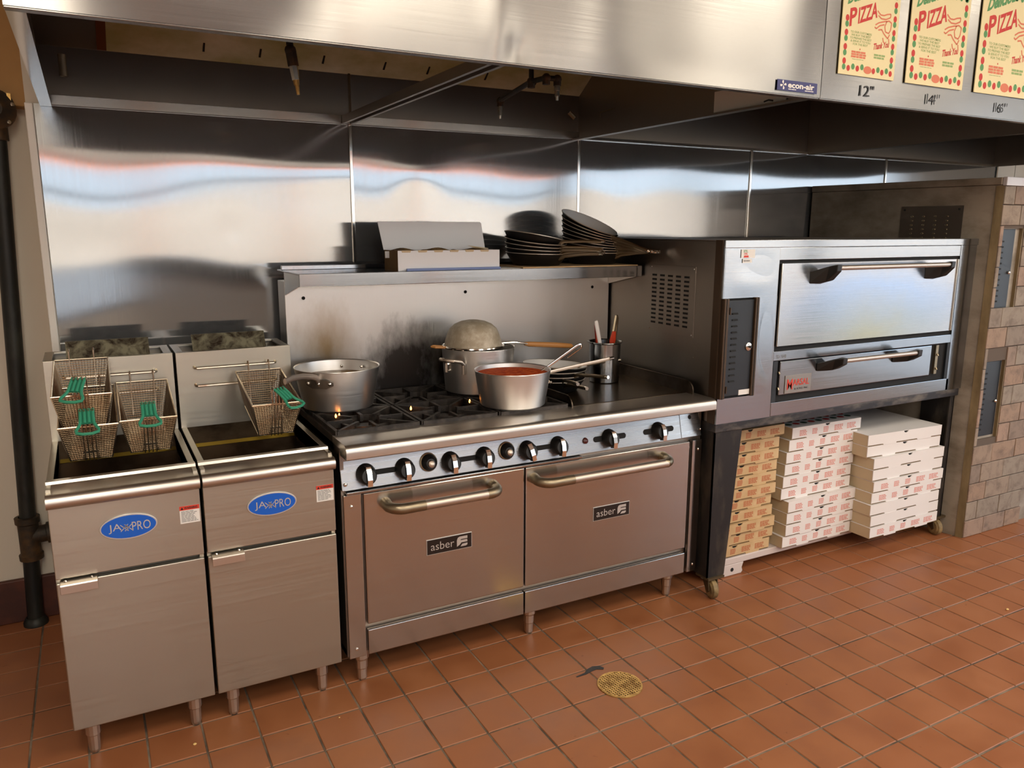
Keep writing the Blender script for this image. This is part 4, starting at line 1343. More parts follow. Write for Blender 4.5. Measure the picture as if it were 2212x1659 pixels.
p2 = thing('stock_pot', 'tall aluminium stockpot with two loop handles, topped by an upturned strainer', 'pot', (0.725, -0.40, GZ))
C2 = Vector((0.725, -0.40, GZ))
MB().lathe(pot_body(0.137, 0.150, 0.180), 56, tuple(C2)).build('body', S_ALU, p2)
for ang in (205, 25):
    a0 = math.radians(ang)
    n = Vector((math.cos(a0), math.sin(a0), 0))
    s_ = Vector((-n.y, n.x, 0))
    o_ = C2 + n * 0.147
    hd = MB()
    z = 0.118
    hd.tube([o_ + s_ * 0.046 + Vector((0, 0, z - 0.028)), o_ + s_ * 0.046 + Vector((0, 0, z + 0.01)), o_ + s_ * 0.044 + n * 0.012 + Vector((0, 0, z + 0.022)), o_ + s_ * 0.034 + n * 0.046 + Vector((0, 0, z + 0.030)), o_ + s_ * 0.014 + n * 0.060 + Vector((0, 0, z + 0.033)), o_ - s_ * 0.014 + n * 0.060 + Vector((0, 0, z + 0.033)), o_ - s_ * 0.034 + n * 0.046 + Vector((0, 0, z + 0.030)), o_ - s_ * 0.044 + n * 0.012 + Vector((0, 0, z + 0.022)), o_ - s_ * 0.046 + Vector((0, 0, z + 0.01)), o_ - s_ * 0.046 + Vector((0, 0, z - 0.028))], 0.0078, 10)
    ho = hd.build('handle', S_ALU2, p2)
    for q in (-1, 1):
        for zz in (z - 0.022, z + 0.004):
            pp = C2 + (n * math.cos(q * 0.27) + s_ * math.sin(q * 0.27)) * (0.1475)
            MB().ball((pp.x, pp.y, C2.z + zz), 0.0062, 8).build('rivet', S_CHROME, ho)

sv = thing('mesh_strainer', 'round wire mesh strainer lying dome up on the stockpot, wooden handle', 'strainer', (0.70, -0.41, 1.083))
Cs = (0.697, -0.412, 1.083)
MB().lathe([(0.119, 0.004), (0.113, 0.030), (0.104, 0.056), (0.096, 0.074), (0.076, 0.092), (0.050, 0.103), (0.024, 0.108), (0, 0.109)], 40, Cs).build('mesh_dome', M_SIEVE, sv)
MB().tube([(Cs[0] + 0.124 * math.cos(2 * PI * k / 40), Cs[1] + 0.124 * math.sin(2 * PI * k / 40), Cs[2] + 0.003) for k in range(40)], 0.0052, 8, closed=True).build('rim', S_CHROME, sv)
sh = MB()
for dy in (-0.012, 0.012):
    sh.tube([(Cs[0] + 0.122, Cs[1] + dy + 0.02, Cs[2] + 0.003), (Cs[0] + 0.20, Cs[1] + dy * 0.8 + 0.015, Cs[2] + 0.002), (0.955, -0.398 + dy * 0.5, 1.075)], 0.0038, 8)
sh.build('shaft', S_CHROME, sv)
MB().tube([(0.945, -0.398, 1.0755), (0.965, -0.398, 1.072), (1.10, -0.398, 1.059), (1.178, -0.398, 1.050), (1.186, -0.398, 1.049)], [0.007, 0.011, 0.012, 0.0105, 0.006], 12).build('handle', M_WOOD, sv)
MB().tube([(Cs[0] - 0.124, Cs[1] + 0.02, Cs[2] + 0.004), (Cs[0] - 0.165, Cs[1] + 0.03, Cs[2] + 0.008), (Cs[0] - 0.175, Cs[1] + 0.018, Cs[2] + 0.008), (Cs[0] - 0.165, Cs[1] + 0.004, Cs[2] + 0.006), (Cs[0] - 0.123, Cs[1] - 0.006, Cs[2] + 0.004)], 0.005, 8).build('rest_hook', M_WOOD, sv)

p3 = thing('sauce_pot', 'front aluminium saucepan filled with red tomato sauce', 'pot', (0.72, -0.71, GZ))
MB().lathe(pot_body(0.123, 0.144, 0.134), 56, (0.72, -0.71, GZ)).build('body', S_ALU, p3)
MB().lathe([(0, 0.121), (0.09, 0.121), (0.1385, 0.1195)], 48, (0.72, -0.71, GZ)).build('sauce', M_SAUCE, p3)
hp = MB()
hp.tube([(0.857, -0.705, 0.990), (0.872, -0.704, 1.002), (0.895, -0.703, 1.008), (1.05, -0.70, 1.025), (1.175, -0.70, 1.0385), (1.186, -0.70, 1.0395)], [0.010, 0.0085, 0.0075, 0.0070, 0.0072, 0.006], 10, flat=0.6)
for q in (-1, 1):
    hp.tube([(0.862, -0.705, 0.985), (0.856, -0.705 + q * 0.03, 0.978)], [0.016, 0.012], 8)
h3 = hp.build('handle', S_ALU2, p3)
MB().cyl((1.170, -0.70, 1.0378), (1.190, -0.70, 1.040), 0.0078, 10).build('handle_tip', S_CHROME, h3)
for q in (-0.02, 0.022):
    MB().ball((0.876, -0.712 + q, 0.975 - abs(q) * 0.2), 0.0068, 8).build('rivet', S_CHROME, h3)

ld = thing('ladle', 'steel ladle with hooked handle standing in the red sauce', 'ladle', (0.80, -0.71, GZ + 0.01))
MB().tube([(0.800, -0.71, 0.985), (0.840, -0.71, 1.011), (0.887, -0.71, 1.037), (1.000, -0.71, 1.1005), (1.012, -0.71, 1.1065), (1.022, -0.709, 1.108), (1.031, -0.708, 1.104), (1.033, -0.706, 1.097), (1.028, -0.705, 1.090), (0.972, -0.70, 1.057)], [0.006, 0.006, 0.0058, 0.0054, 0.0052, 0.005, 0.005, 0.005, 0.005, 0.004], 8, flat=0.5).build('handle', S_CHROME, ld)
MB().lathe([(0, -0.030), (0.02, -0.026), (0.036, -0.010), (0.040, 0.004), (0.038, 0.004), (0.03, -0.012), (0, -0.027)], 20, (0.785, -0.71, 0.985)).build('bowl', S_CHROME, ld)

cn = thing('utensil_canister', 'round steel canister of utensils at the back right of the griddle', 'canister', (1.33, -0.44, 0.886))
MB().lathe([(0, 0), (0.062, 0), (0.0655, 0.004), (0.068, 0.090), (0.0705, 0.172), (0.078, 0.176), (0.079, 0.181), (0.074, 0.182), (0.068, 0.178), (0.0655, 0.09), (0.063, 0.006), (0, 0.005)], 40, (1.33, -0.44, 0.886)).build('body', S_OVEN, cn)
CZ = 0.886 + 0.182


def utensil(name, label, base, tip, build):
    u = thing(name, label, 'utensil', base, 'utensils in the steel canister')
    build(u, Vector(base), Vector(tip))
    return u


def u_white(u, a, b_):
    MB().tube([a, a.lerp(b_, 0.3)], 0.005, 8).build('shaft', S_CHROME, u)
    MB().tube([a.lerp(b_, 0.28), a.lerp(b_, 0.97), b_], [0.0085, 0.010, 0.007], 10, flat=0.6).build('handle', M_WHH, u)


def u_red(u, a, b_):
    MB().tube([a, a.lerp(b_, 0.4)], 0.005, 8).build('shaft', S_CHROME, u)
    MB().tube([a.lerp(b_, 0.35), b_], [0.012, 0.011], 4, flat=0.6, smooth=False).build('handle', M_REDH, u)


def u_tongs(u, a, b_):
    t = MB()
    t.tube([a, a.lerp(b_, 0.5), b_], [0.007, 0.0085, 0.0085], 8, flat=0.4)
    t.tube([a + Vector((0.035, 0.01, 0)), b_ + Vector((0.008, 0.004, -0.012)), b_], [0.006, 0.007, 0.007], 8, flat=0.4)
    t.build('arm', S_CAST, u)


def u_orange(u, a, b_):
    MB().tube([a, a.lerp(b_, 0.6)], 0.005, 8).build('shaft', S_CHROME, u)
    MB().tube([a.lerp(b_, 0.55), a.lerp(b_, 0.8), b_], [0.008, 0.017, 0.010], 8, flat=0.5).build('blade', M_REDH, u)


utensil('spatula', 'white handled spatula leaning left in the steel canister', (1.335, -0.445, 0.91), (1.255, -0.475, 1.165), u_white)
utensil('scraper', 'flat red handled scraper behind the white spatula in the canister', (1.32, -0.42, 0.91), (1.295, -0.420, 1.140), u_red)
utensil('tongs', 'dull steel tongs leaning right in the canister', (1.33, -0.455, 0.91), (1.400, -0.425, 1.175), u_tongs)
utensil('turner', 'orange tipped turner at the right of the canister', (1.35, -0.43, 0.91), (1.375, -0.445, 1.108), u_orange)

# ---------------------------------------------------------------- frying pans
def make_pan(inside, nm='frying_pan'):
    """Local frame: underside centre at the origin, handle towards +x."""
    r = bpy.data.objects.new(nm, None)
    COL.objects.link(r)
    mb = MB()
    mb.lathe([(0, 0), (0.094, 0), (0.102, 0.003), (0.121, 0.030), (0.135, 0.052)], 44)
    mb.lathe([(0.134, 0.0525), (0.1325, 0.052), (0.1185, 0.030), (0.100, 0.006), (0.093, 0.003), (0, 0.003)], 44)
    mb.build('body', M_PANO, r, world=False)
    if inside:
        MB().lathe([(0.1335, 0.0530), (0.1320, 0.0525), (0.1180, 0.031), (0.0995, 0.007), (0.0925, 0.0042), (0, 0.0042)], 44).build('bright_inside', M_PANI, r, world=False)
    MB().tube([(0.1345 * math.cos(2 * PI * k / 44), 0.1345 * math.sin(2 * PI * k / 44), 0.0525) for k in range(44)], 0.0021, 6, closed=True).build('rim', M_PANR, r, world=False)
    h = MB()
    h.tube([(0.118, 0, 0.036), (0.134, 0, 0.040), (0.150, 0, 0.046), (0.235, 0, 0.058), (0.325, 0, 0.066)], [0.012, 0.010, 0.0075, 0.0068, 0.0078], 8, flat=0.45)
    ho = h.build('handle', M_PHAND, r, world=False)
    MB().cyl((0.322, 0, 0.0657), (0.336, 0, 0.067), 0.0072, 8).build('handle_tip', S_CHROME, ho, world=False)
    for yy in (-0.010, 0.010):
        MB().ball((0.1195, yy, 0.0375), 0.004, 6).build('rivet', S_CHROME, r, world=False)
    return r


PB, PS = make_pan(False), make_pan(True)
used = set()


def pan(kind, x, y, z, tilt, az, label, group, phi=0.0):
    k = PS if kind else PB
    o = k if kind not in used else copy_tree(k)
    used.add(kind)
    # keep the rim centre where asked: rotate about it
    R = Matrix.Rotation(phi, 4, 'Z') @ Matrix.Rotation(tilt, 4, 'Y') @ Matrix.Rotation(-phi, 4, 'Z') @ Matrix.Rotation(az, 4, 'Z')
    rc = Vector((x, y, z))
    o.matrix_world = Matrix.Translation(rc) @ R @ Matrix.Translation((0, 0, -0.0525))
    tag(o, label, 'frying pan', group)
    return o


SHZ = 1.3945
PYC = -0.285
# near stack of five
n1 = ('bottom', 'second', 'third', 'fourth', 'top')
for i in range(5):
    tl = math.radians((2.0, 4.2, 6.2, 8.2, 10.4)[i])
    z = SHZ + 0.0585 + 0.0175 * i
    az = (-1.17, -1.11, -1.19, -1.13, -1.07)[i]
    pan(0, 1.066 - 0.002 * i, PYC, z, tl, az, 'black frying pan, %s in the shorter left pan stack on the shelf' % (n1[i] if i else 'lowest'), 'frying pans in the left stack', -1.1 if i < 4 else -0.1)
# far stack of nine, tipping over
n2 = ('lowest', 'second lowest', 'third lowest', 'fourth lowest', 'middle', 'fourth highest', 'third highest', 'second highest')
for i in range(9):
    tl = math.radians(1.5 + 2.9 * i)
    z = SHZ + 0.0585 + 0.0165 * i
    az = (-1.15, -1.20, -1.12, -1.22, -1.15, -1.24, -1.18, -1.26, -1.22)[i]
    lb = 'silver lined frying pan on top of the tall leaning pan stack' if i == 8 else 'black frying pan, %s in the tall leaning pan stack' % n2[i]
    pan(1 if i == 8 else 0, 1.366 - 0.0024 * i, PYC + 0.012, z, tl, az, lb, 'frying pans in the right stack', -1.0)
# four pans on the back of the griddle
for i, (az, lb) in enumerate(((-1.72, 'lowest of the pans stacked on the griddle behind the red sauce'), (-1.84, 'second pan from below in the griddle stack'), (-1.45, 'third pan from below in the griddle stack'), (0.0, 'topmost pan, silver inside, in the griddle stack'))):
    pan(1 if i == 3 else 0, 1.030 + 0.003 * i, -0.495, 0.886 + 0.054 + 0.0185 * i, math.radians((0.4, 0.8, 1.0, 4.0)[i]), az, lb if lb.startswith('top') else 'black frying pan, ' + lb, 'frying pans on the griddle')

# ---------------------------------------------------------------- other things on the shelf
cs = MB().box(0.915, 1.50, -0.436, -0.155, SHZ, SHZ + 0.0045).build('cardboard_sheet', M_KRAFT)
tag(cs, 'flat brown cardboard sheet under the pan stacks on the shelf', 'cardboard')
ws = MB().box(0.79, 0.905, -0.434, -0.30, SHZ, SHZ + 0.0015).build('paper_sheet', M_WHITE)
tag(ws, 'small white sheet on the shelf between white box and pans', 'paper')
bx = thing('spice_box', 'open white cardboard box of spices with raised lid on the shelf', 'box', (0.595, -0.35, SHZ))
x0, x1, y0, y1, z1 = 0.378, 0.812, -0.424, -0.272, SHZ + 0.077
m = MB().box(x0, x1, y0, y0 + 0.003, SHZ, z1).box(x0, x1, y1 - 0.003, y1, SHZ, z1).box(x1 - 0.003, x1, y0, y1, SHZ, z1).box(x0, x1, y0, y1, SHZ, SHZ + 0.003)
m.build('box_walls', M_CARD, bx, bevel=0.001)
MB().box(x0 - 0.0005, x0 + 0.003, y0 + 0.001, y1, SHZ, z1).build('box_end', M_KDARK, bx)
MB().grid(lambda u, v: (x0 + 0.004 + (x1 - x0 - 0.008) * u, y0 + 0.004 + (y1 - y0 - 0.008) * v, z1 - 0.004 + 0.010 * math.sin(u * 17) * math.sin(v * 3.1) + 0.004 * math.sin(u * 41 + v * 5)), 60, 14).build('spice', M_SPICE, bx)
for k in range(6):
    xk = x0 + 0.014 + k * 0.0665
    MB().prism([(xk, z1 + 0.001), (xk + 0.040, z1 + 0.001), (xk + 0.036, z1 - 0.007), (xk + 0.004, z1 - 0.007)], 'y', y0 - 0.0022, y0 - 0.0002).build('tab', M_BOXT, bx)
MB().prism([(x0 + 0.38, z1 + 0.001), (x1, z1 + 0.001), (x1, z1 + 0.004), (x0 + 0.34, z1 + 0.016)], 'y', y1 - 0.05, y1 - 0.048).build('inner_flap', M_BOXT, bx)
lid = MB().prism([(x0 - 0.004, 0), (x1 + 0.008, 0), (x1 + 0.004, 0.108), (x1 - 0.002, 0.114), (x0 - 0.014, 0.114), (x0 - 0.016, 0.112)], 'y', -0.0015, 0.0015)
lid.xf(Matrix.Translation((0, y1 - 0.002, z1)) @ Matrix.Rotation(-0.26, 4, 'X'))
lid.build('lid', M_CARD, bx)
MB().box(x0 - 0.018, x0 - 0.001, y1 - 0.06, y1 - 0.058, z1 - 0.03, z1 - 0.004).build('side_tab', M_CARD, bx)
bl_ = MB().box(0.410, 0.812, -0.4355, -0.4262, SHZ, SHZ + 0.0095).build('film_box', M_BLUES, bevel=0.001)
tag(bl_, 'narrow blue strip lying along the front foot of the white spice box', 'strip')

# ================================================================ DECK OVEN
K_ = (3.2723 - 0.95) / (3.2723 - 0.875)
DX = lambda x: CAM_P.x + (x - CAM_P.x) * K_
DZ = lambda z: CAM_P.z + (z - CAM_P.z) * K_
OY = -0.95
XL, XR = DX(1.600), DX(3.281)
ZB, ZT = DZ(0.750), DZ(1.512)
ov = thing('deck_oven', 'stainless pizza deck oven with a tall upper door and low lower door', 'oven', ((XL + XR) / 2, -0.55, ZB))
# casing: left side, top, back; the right rear is cut back beside the brick oven
cs_ = MB()
cs_.prism([(XL + 0.004, OY + 0.02), (XR - 0.004, OY + 0.02), (3.03, -0.16), (XL + 0.004, -0.16)], 'z', ZB, ZT - 0.004)
cs_.build('casing', S_OVSIDE, ov, bevel=0.002)
MB().prism([(XL, OY + 0.012), (XR, OY + 0.012), (3.035, -0.155), (XL, -0.155)], 'z', ZT - 0.004, ZT).build('top_panel', S_OVSIDE, ov)
th = 0.014


def fp(x0, x1, z0, z1, name='front_panel', m=None, y=0.0, bev=0.002, parent=None):
    return MB().box(DX(x0), DX(x1), OY + y, OY + y + th, DZ(z0), DZ(z1)).build(name, m or S_OVEN, parent or ov, bevel=bev)


def wavy(x0, x1, z0, z1, amp, ph):
    a, b_, c0, c1 = DX(x0), DX(x1), DZ(z0), DZ(z1)
    m = MB()
    m.grid(lambda u, v: (a + (b_ - a) * u, OY - amp * (math.sin(3.0 * u + 2.2 * v + ph) + 0.5 * math.sin(6.5 * v + ph)) * math.sin(PI * u) * math.sin(PI * v), c0 + (c1 - c0) * v), 24, 30)
    return m


fp(1.600, 3.281, 1.480, 1.512, 'top_rail')
# left front sheet round the control opening
left = MB()
for (a, b_, c0, c1) in ((1.600, 1.906, 1.277, 1.480), (1.600, 1.910, 0.750, 0.858), (1.798, 1.908, 0.858, 1.277)):
    left.box(DX(a), DX(b_), OY, OY + th, DZ(c0), DZ(c1))
left.build('front_panel', S_OVEN, ov)
wavy(1.604, 1.902, 1.280, 1.478, 0.0016, 0.5).xf(Matrix.Translation((0, -0.0006, 0))).build('front_panel', S_OVEN, ov)
wavy(1.802, 1.905, 0.86, 1.276, 0.0022, 1.5).xf(Matrix.Translation((0, -0.0006, 0))).build('front_panel', S_OVEN, ov)
fp(1.906, 3.140, 1.427, 1.480, 'upper_rail')
fp(1.908, 3.142, 0.996, 1.038, 'middle_rail')
fp(1.912, 3.160, 0.750, 0.811, 'lower_rail')
MB().prism([(DX(3.142), OY), (DX(3.27), OY), (DX(3.281), OY + 0.010), (DX(3.281), OY + 0.03), (DX(3.142), OY + 0.03)], 'z', ZB, DZ(1.480)).build('right_pillar', S_OVEN, ov)
MB().box(DX(1.906), DX(3.142), OY + 0.010, OY + 0.020, DZ(0.811), DZ(1.427)).build('opening_liner', M_GAP, ov)
# upper door
ux0, ux1, uz0, uz1 = DX(1.914), DX(3.122), DZ(1.060), DZ(1.413)
ud = thing_part = MB()
ud.grid(lambda u, v: ((ux1 - ux0) * u, -0.0012 * math.sin(PI * u) * math.sin(PI * v) * (1 + math.sin(5 * u + 2)), (uz1 - uz0) * v), 40, 20)
ud.add(MB().box(0, ux1 - ux0, 0.001, 0.014, 0, uz1 - uz0).v, MB().box(0, ux1 - ux0, 0.001, 0.014, 0, uz1 - uz0).f)
up = ud.build('upper_door', S_DOOR, ov, world=False)
up.location = Vector((ux0, OY - 0.004, uz0)) - wpos(ov)
for x in (DX(1.914), DX(3.116)):
    MB().box(x, x + 0.006, OY - 0.010, OY - 0.002, uz0, uz1).build('door_edge', S_CHROME, up, bevel=0.002)


def door_handle(parent, xa, xb, zbar, zlow, xla, xlb):
    h = MB().cyl((xa, OY - 0.085, zbar), (xb, OY - 0.085, zbar), 0.0105, 16).build('handle', S_ALU2, parent)
    for x, s in ((xla, 1), (xlb, -1)):
        x1_ = xa if s == 1 else xb
        b_ = MB()
        # wedge bracket: broad foot on the door, tapering out to the bar end
        foot = [(x - 0.030, OY - 0.004, zbar - 0.018), (x + 0.034, OY - 0.004, zbar - 0.018), (x + 0.034, OY - 0.004, zlow), (x - 0.030, OY - 0.004, zlow + 0.004)]
        o2 = 0.030
        mid = [(x1_ - 0.024, OY - 0.066, zbar + 0.006), (x1_ + 0.014, OY - 0.070, zbar + 0.014), (x1_ + 0.014, OY - 0.062, zlow + 0.020), (x1_ - 0.024, OY - 0.052, zlow + 0.012)]
        end = [(x1_ - 0.014, OY - 0.100, zbar + 0.014), (x1_ + 0.014, OY - 0.100, zbar + 0.014), (x1_ + 0.014, OY - 0.098, zbar - 0.014), (x1_ - 0.014, OY - 0.098, zbar - 0.014)]
        b_.add(foot + mid + end, [(3, 2, 1, 0), (8, 9, 10, 11)] + [(i, (i + 1) % 4, (i + 1) % 4 + 4, i + 4) for i in range(4)] + [(i + 4, (i + 1) % 4 + 4, (i + 1) % 4 + 8, i + 8) for i in range(4)])
        b_.build('handle_bracket', M_BLACK, h, bevel=0.003)


kb = (3.2723 - 1.035) / (3.2723 - 0.875)     # bar stands out from the door
BX = lambda x: CAM_P.x + (x - CAM_P.x) * kb
BZ = lambda z: CAM_P.z + (z - CAM_P.z) * kb
door_handle(up, BX(2.262), BX(3.075), BZ(1.388), BZ(1.388) - 0.072, BX(2.262) - 0.035, BX(3.075) - 0.035)
# lower door with nameplate
lx0, lx1, lz0, lz1 = DX(1.950), DX(2.992), DZ(0.842), DZ(0.992)
lo = MB().box(lx0, lx1, OY - 0.003, OY + 0.012, lz0, lz1).build('lower_door', S_OVEN, ov, bevel=0.003)
door_handle(lo, BX(2.352), BX(2.890), BZ(0.963), BZ(0.963) - 0.056, BX(2.352) - 0.035, BX(2.890) - 0.035)
npl = MB().box(DX(1.983), DX(2.146), OY - 0.006, OY - 0.002, DZ(0.846), DZ(0.927)).build('nameplate', S_OVSIDE, lo, bevel=0.001)
m = MB()
word(m, 'M', DX(1.995), DZ(0.862), DX(2.030) - DX(1.995), 0.046, OY - 0.0068, 0, 0, 0.008)
word(m, 'ARSAL', DX(2.032), DZ(0.878), DX(2.132) - DX(2.032), 0.028, OY - 0.0068, 0, 0, 0.012)
m.build('red_lettering', M_RED, npl)
m = MB()
word(m, '& SONS, INC.', DX(2.042), DZ(0.858), DX(2.130) - DX(2.042), 0.0095, OY - 0.0068)
m.build('small_lettering', M_INK, npl)
m = MB()
word(m, 'SD 1048', DX(1.925), DZ(1.006), DX(1.984) - DX(1.925), 0.015, OY - 0.0006)
m.build('model_lettering', M_GREY, ov)
for x0, x1 in ((1.910, 1.936), (3.118, 3.142)):
    MB().box(DX(x0), DX(x1), OY - 0.001, OY + 0.012, DZ(0.811), DZ(0.995)).build('side_rail', M_LOUV, ov)
for x in (1.944, 3.04):
    for z in (0.875, 0.945):
        MB().tube([(DX(x), OY + 0.004, DZ(z)), (DX(x), OY - 0.004, DZ(z)), (DX(x), OY - 0.008, DZ(z) - 0.008)], 0.004, 6).build('hinge_pin', S_CAST, ov)
MB().box(DX(3.028), DX(3.048), OY - 0.002, OY + 0.01, DZ(0.845), DZ(0.99)).build('hinge_plate', S_CAST, ov)
# dark louvred control door in its bronze angles
cd = MB().box(DX(1.632), DX(1.776), OY + 0.0, OY + 0.010, DZ(0.866), DZ(1.268)).build('control_door', M_LOUV, ov, bevel=0.002)
for x0, x1 in ((1.604, 1.630), (1.776, 1.798)):
    MB().box(DX(x0), DX(x1), OY - 0.010, OY + 0.012, DZ(0.858), DZ(1.277)).build('control_angle', M_BRNZ, ov, bevel=0.003)
    MB().box(DX(x0) + 0.009, DX(x0) + 0.012, OY - 0.0112, OY - 0.008, DZ(0.858), DZ(1.277)).build('angle_groove', M_GAP, ov)
MB().box(DX(1.604), DX(1.798), OY + 0.010, OY + 0.016, DZ(0.858), DZ(1.277)).build('control_liner', M_GAP, ov)
for k in range(12):
    z = 1.213 - 0.0258 * k
    MB().prism([(OY - 0.001, DZ(z) - 0.003), (OY - 0.005, DZ(z) - 0.002), (OY - 0.001, DZ(z) + 0.004)], 'x', DX(1.656), DX(1.686)).build('louver', M_GAP, cd)
kn = MB().lathe([(0.017, 0), (0.017, 0.004), (0.014, 0.006), (0, 0.006)], 20, (DX(1.757), OY, DZ(1.071)), 'y').build('latch', S_CHROME, cd)
MB().cyl((DX(1.757), OY - 0.004, DZ(1.071)), (DX(1.757), OY - 0.016, DZ(1.071)), 0.005, 8).build('latch_key', M_BLACK, kn)
MB().box(DX(1.716), DX(1.776), OY - 0.0012, OY + 0.002, DZ(0.866), DZ(0.888)).build('paper_tag', M_WHITE, cd)
for z in (1.225, 0.895):
    MB().cyl((DX(1.642), OY - 0.003, DZ(z) - 0.014), (DX(1.642), OY - 0.003, DZ(z) + 0.014), 0.0035, 8).build('hinge', M_BRNZ, cd)
stk = MB().box(DX(1.684), DX(1.760), OY - 0.003, OY - 0.0018, DZ(1.440), DZ(1.474)).build('sticker', M_WHITE, ov)
m = MB()
word(m, 'ETL', DX(1.697), DZ(1.462), 0.022, 0.009, OY - 0.0036, bold=0.02)
m.build('green_print', M_BAGG, stk)
m = MB()
m.add([(DX(1.697), OY - 0.0036, DZ(1.4415)), (DX(1.725), OY - 0.0036, DZ(1.4415)), (DX(1.723), OY - 0.0036, DZ(1.450)), (DX(1.700), OY - 0.0036, DZ(1.450))], [(0, 1, 2, 3)])
bars(m, DX(1.699), DZ(1.452), 0.022, 0.008, 2, OY - 0.0036, 3)
m.build('red_print', M_RED, stk)
s2 = MB().box(DX(1.694), DX(1.744), OY - 0.003, OY - 0.0018, DZ(1.420), DZ(1.436)).build('serial_sticker', M_WHITE, ov)
m = MB()
bars(m, DX(1.698), DZ(1.4225), 0.040, 0.008, 1, OY - 0.0036, 9)
m.build('serial_print', M_GREY, s2)
# left side: edge angle, louvre plate with slots, screws
MB().box(XL - 0.004, XL + 0.004, OY + 0.012, OY + 0.05, ZB, ZT).build('edge_angle', M_BRNZ, ov)
lp_ = MB().box(XL + 0.0015, XL + 0.0042, -0.785, -0.486, 1.110, 1.403).build('vent_plate', S_OVSIDE, ov, bevel=0.001)
sl = MB()
for r_ in range(12):
    for q in range(5):
        y = -0.747 + q * 0.053
        z = 1.358 - r_ * 0.0188
        sl.box(XL + 0.0008, XL + 0.003, y, y + 0.031, z - 0.0042, z + 0.0042)
sl.build('vent_slot', M_GAP, lp_, kind='stuff')
for y, z in ((-0.775, 1.393), (-0.496, 1.393), (-0.775, 1.120), (-0.496, 1.120), (-0.795, 1.03), (-0.905, 1.20)):
    MB().ball((XL + 0.002, y, z), 0.004, 6, (0.6, 1, 1)).build('screw', S_CHROME, ov)

# ---------------------------------------------------------------- its black stand
sd = thing('oven_stand', 'black steel stand on casters under the deck oven', 'stand', ((XL + XR) / 2, -0.55, 0))
bz0, bz1 = DZ(0.712), ZB
bm_ = MB().box(XL, XR - 0.02, OY + 0.002, OY + 0.042, bz0, bz1).build('front_beam', M_BEAM, sd, bevel=0.003)
MB().box(XL + 0.002, XL + 0.04, OY + 0.042, -0.17, bz0, bz1).build('side_beam', M_STAND, sd)
MB().box(3.06, 3.12, OY + 0.042, -0.17, bz0, bz1).build('side_beam', M_STAND, sd)
MB().box(XL + 0.002, 3.10, -0.20, -0.17, bz0, bz1).build('rear_beam', M_STAND, sd)
for lx, s, lyf in ((XL + 0.006, 1, OY + 0.010), (3.122, -1, OY + 0.010)):
    for ly, sy in ((lyf, 1), (-0.21, -1)):
        w0, w1 = 0.150, 0.095
        m = MB()
        xo = lx
        a = xo if s == 1 else xo + 0.0
        top = [(a, bz0), (a + s * w0, bz0), (a + s * w1, 0.100), (a, 0.100)] if s == 1 else [(a, bz0), (a - 0.034, bz0), (a - 0.034, 0.100), (a, 0.100)]
        y2 = ly + sy * 0.006
        m.prism(top, 'y', min(ly, y2), max(ly, y2))
        dp = 0.10 if s == 1 else 0.17
        m.box(min(a, a + s * 0.006), max(a, a + s * 0.006), min(ly, ly + sy * dp), max(ly, ly + sy * dp), 0.100, bz0)
        lg = m.build('leg', M_STAND, sd)
        # caster: plate, fork and wheel
        cx_, cy_ = (a + s * 0.045 if s == 1 else a - 0.02), ly + sy * 0.03
        cs2 = MB().box(cx_ - 0.045, cx_ + 0.045, cy_ - 0.04, cy_ + 0.04, 0.090, 0.100)
        ang = 0.75
        ca, sa = math.cos(ang), math.sin(ang)
        fk = MB()
        for q in (-1, 1):
            fk.prism([(-0.030, 0.090), (0.026, 0.090), (0.038, 0.040), (0.026, 0.028), (-0.004, 0.050)], 'y', q * 0.021 - 0.0022, q * 0.021 + 0.0022)
        fk.box(-0.030, 0.026, -0.022, 0.022, 0.084, 0.091)
        T = Matrix.Translation((cx_, cy_, 0)) @ Matrix.Rotation(-ang - PI / 2 + 0.5, 4, 'Z')
        fk.xf(T)
        cs2.add(fk.v, fk.f)
        co = cs2.build('caster', M_CAST3, sd)
        wh = MB().lathe([(0, -0.017), (0.030, -0.017), (0.034, -0.013), (0.041, -0.010), (0.0415, 0.010), (0.034, 0.013), (0.030, 0.017), (0, 0.017)], 28, (0.022, 0, 0.0415), 'y')
        wh.xf(T)
        wh.build('wheel', M_CAST2, co)

# ---------------------------------------------------------------- dunnage rack and pizza boxes
dr = thing('dunnage_rack', 'low white rack carrying the pizza boxes under the oven', 'rack', (2.4, -0.5, 0))
MB().box(1.66, 2.98, -0.812, -0.26, 0.056, 0.088).build('deck', M_RACK, dr, bevel=0.004)
for x0, x1 in ((1.66, 1.872), (2.775, 2.975)):
    for y0, y1 in ((-0.812, -0.765), (-0.30, -0.262)):
        f_ = MB().prism([(x0, 0.002), (x1 - 0.008, 0.002), (x1, 0.014), (x1 - 0.006, 0.030), (x1 + 0.004, 0.056), (x0, 0.056)], 'y', y0, y1).build('foot', M_RACK, dr, bevel=0.003)
MB().cyl((1.805, -0.8115, 0.030), (1.805, -0.8135, 0.030), 0.009, 12).build('bolt_hole', M_GAP, dr)


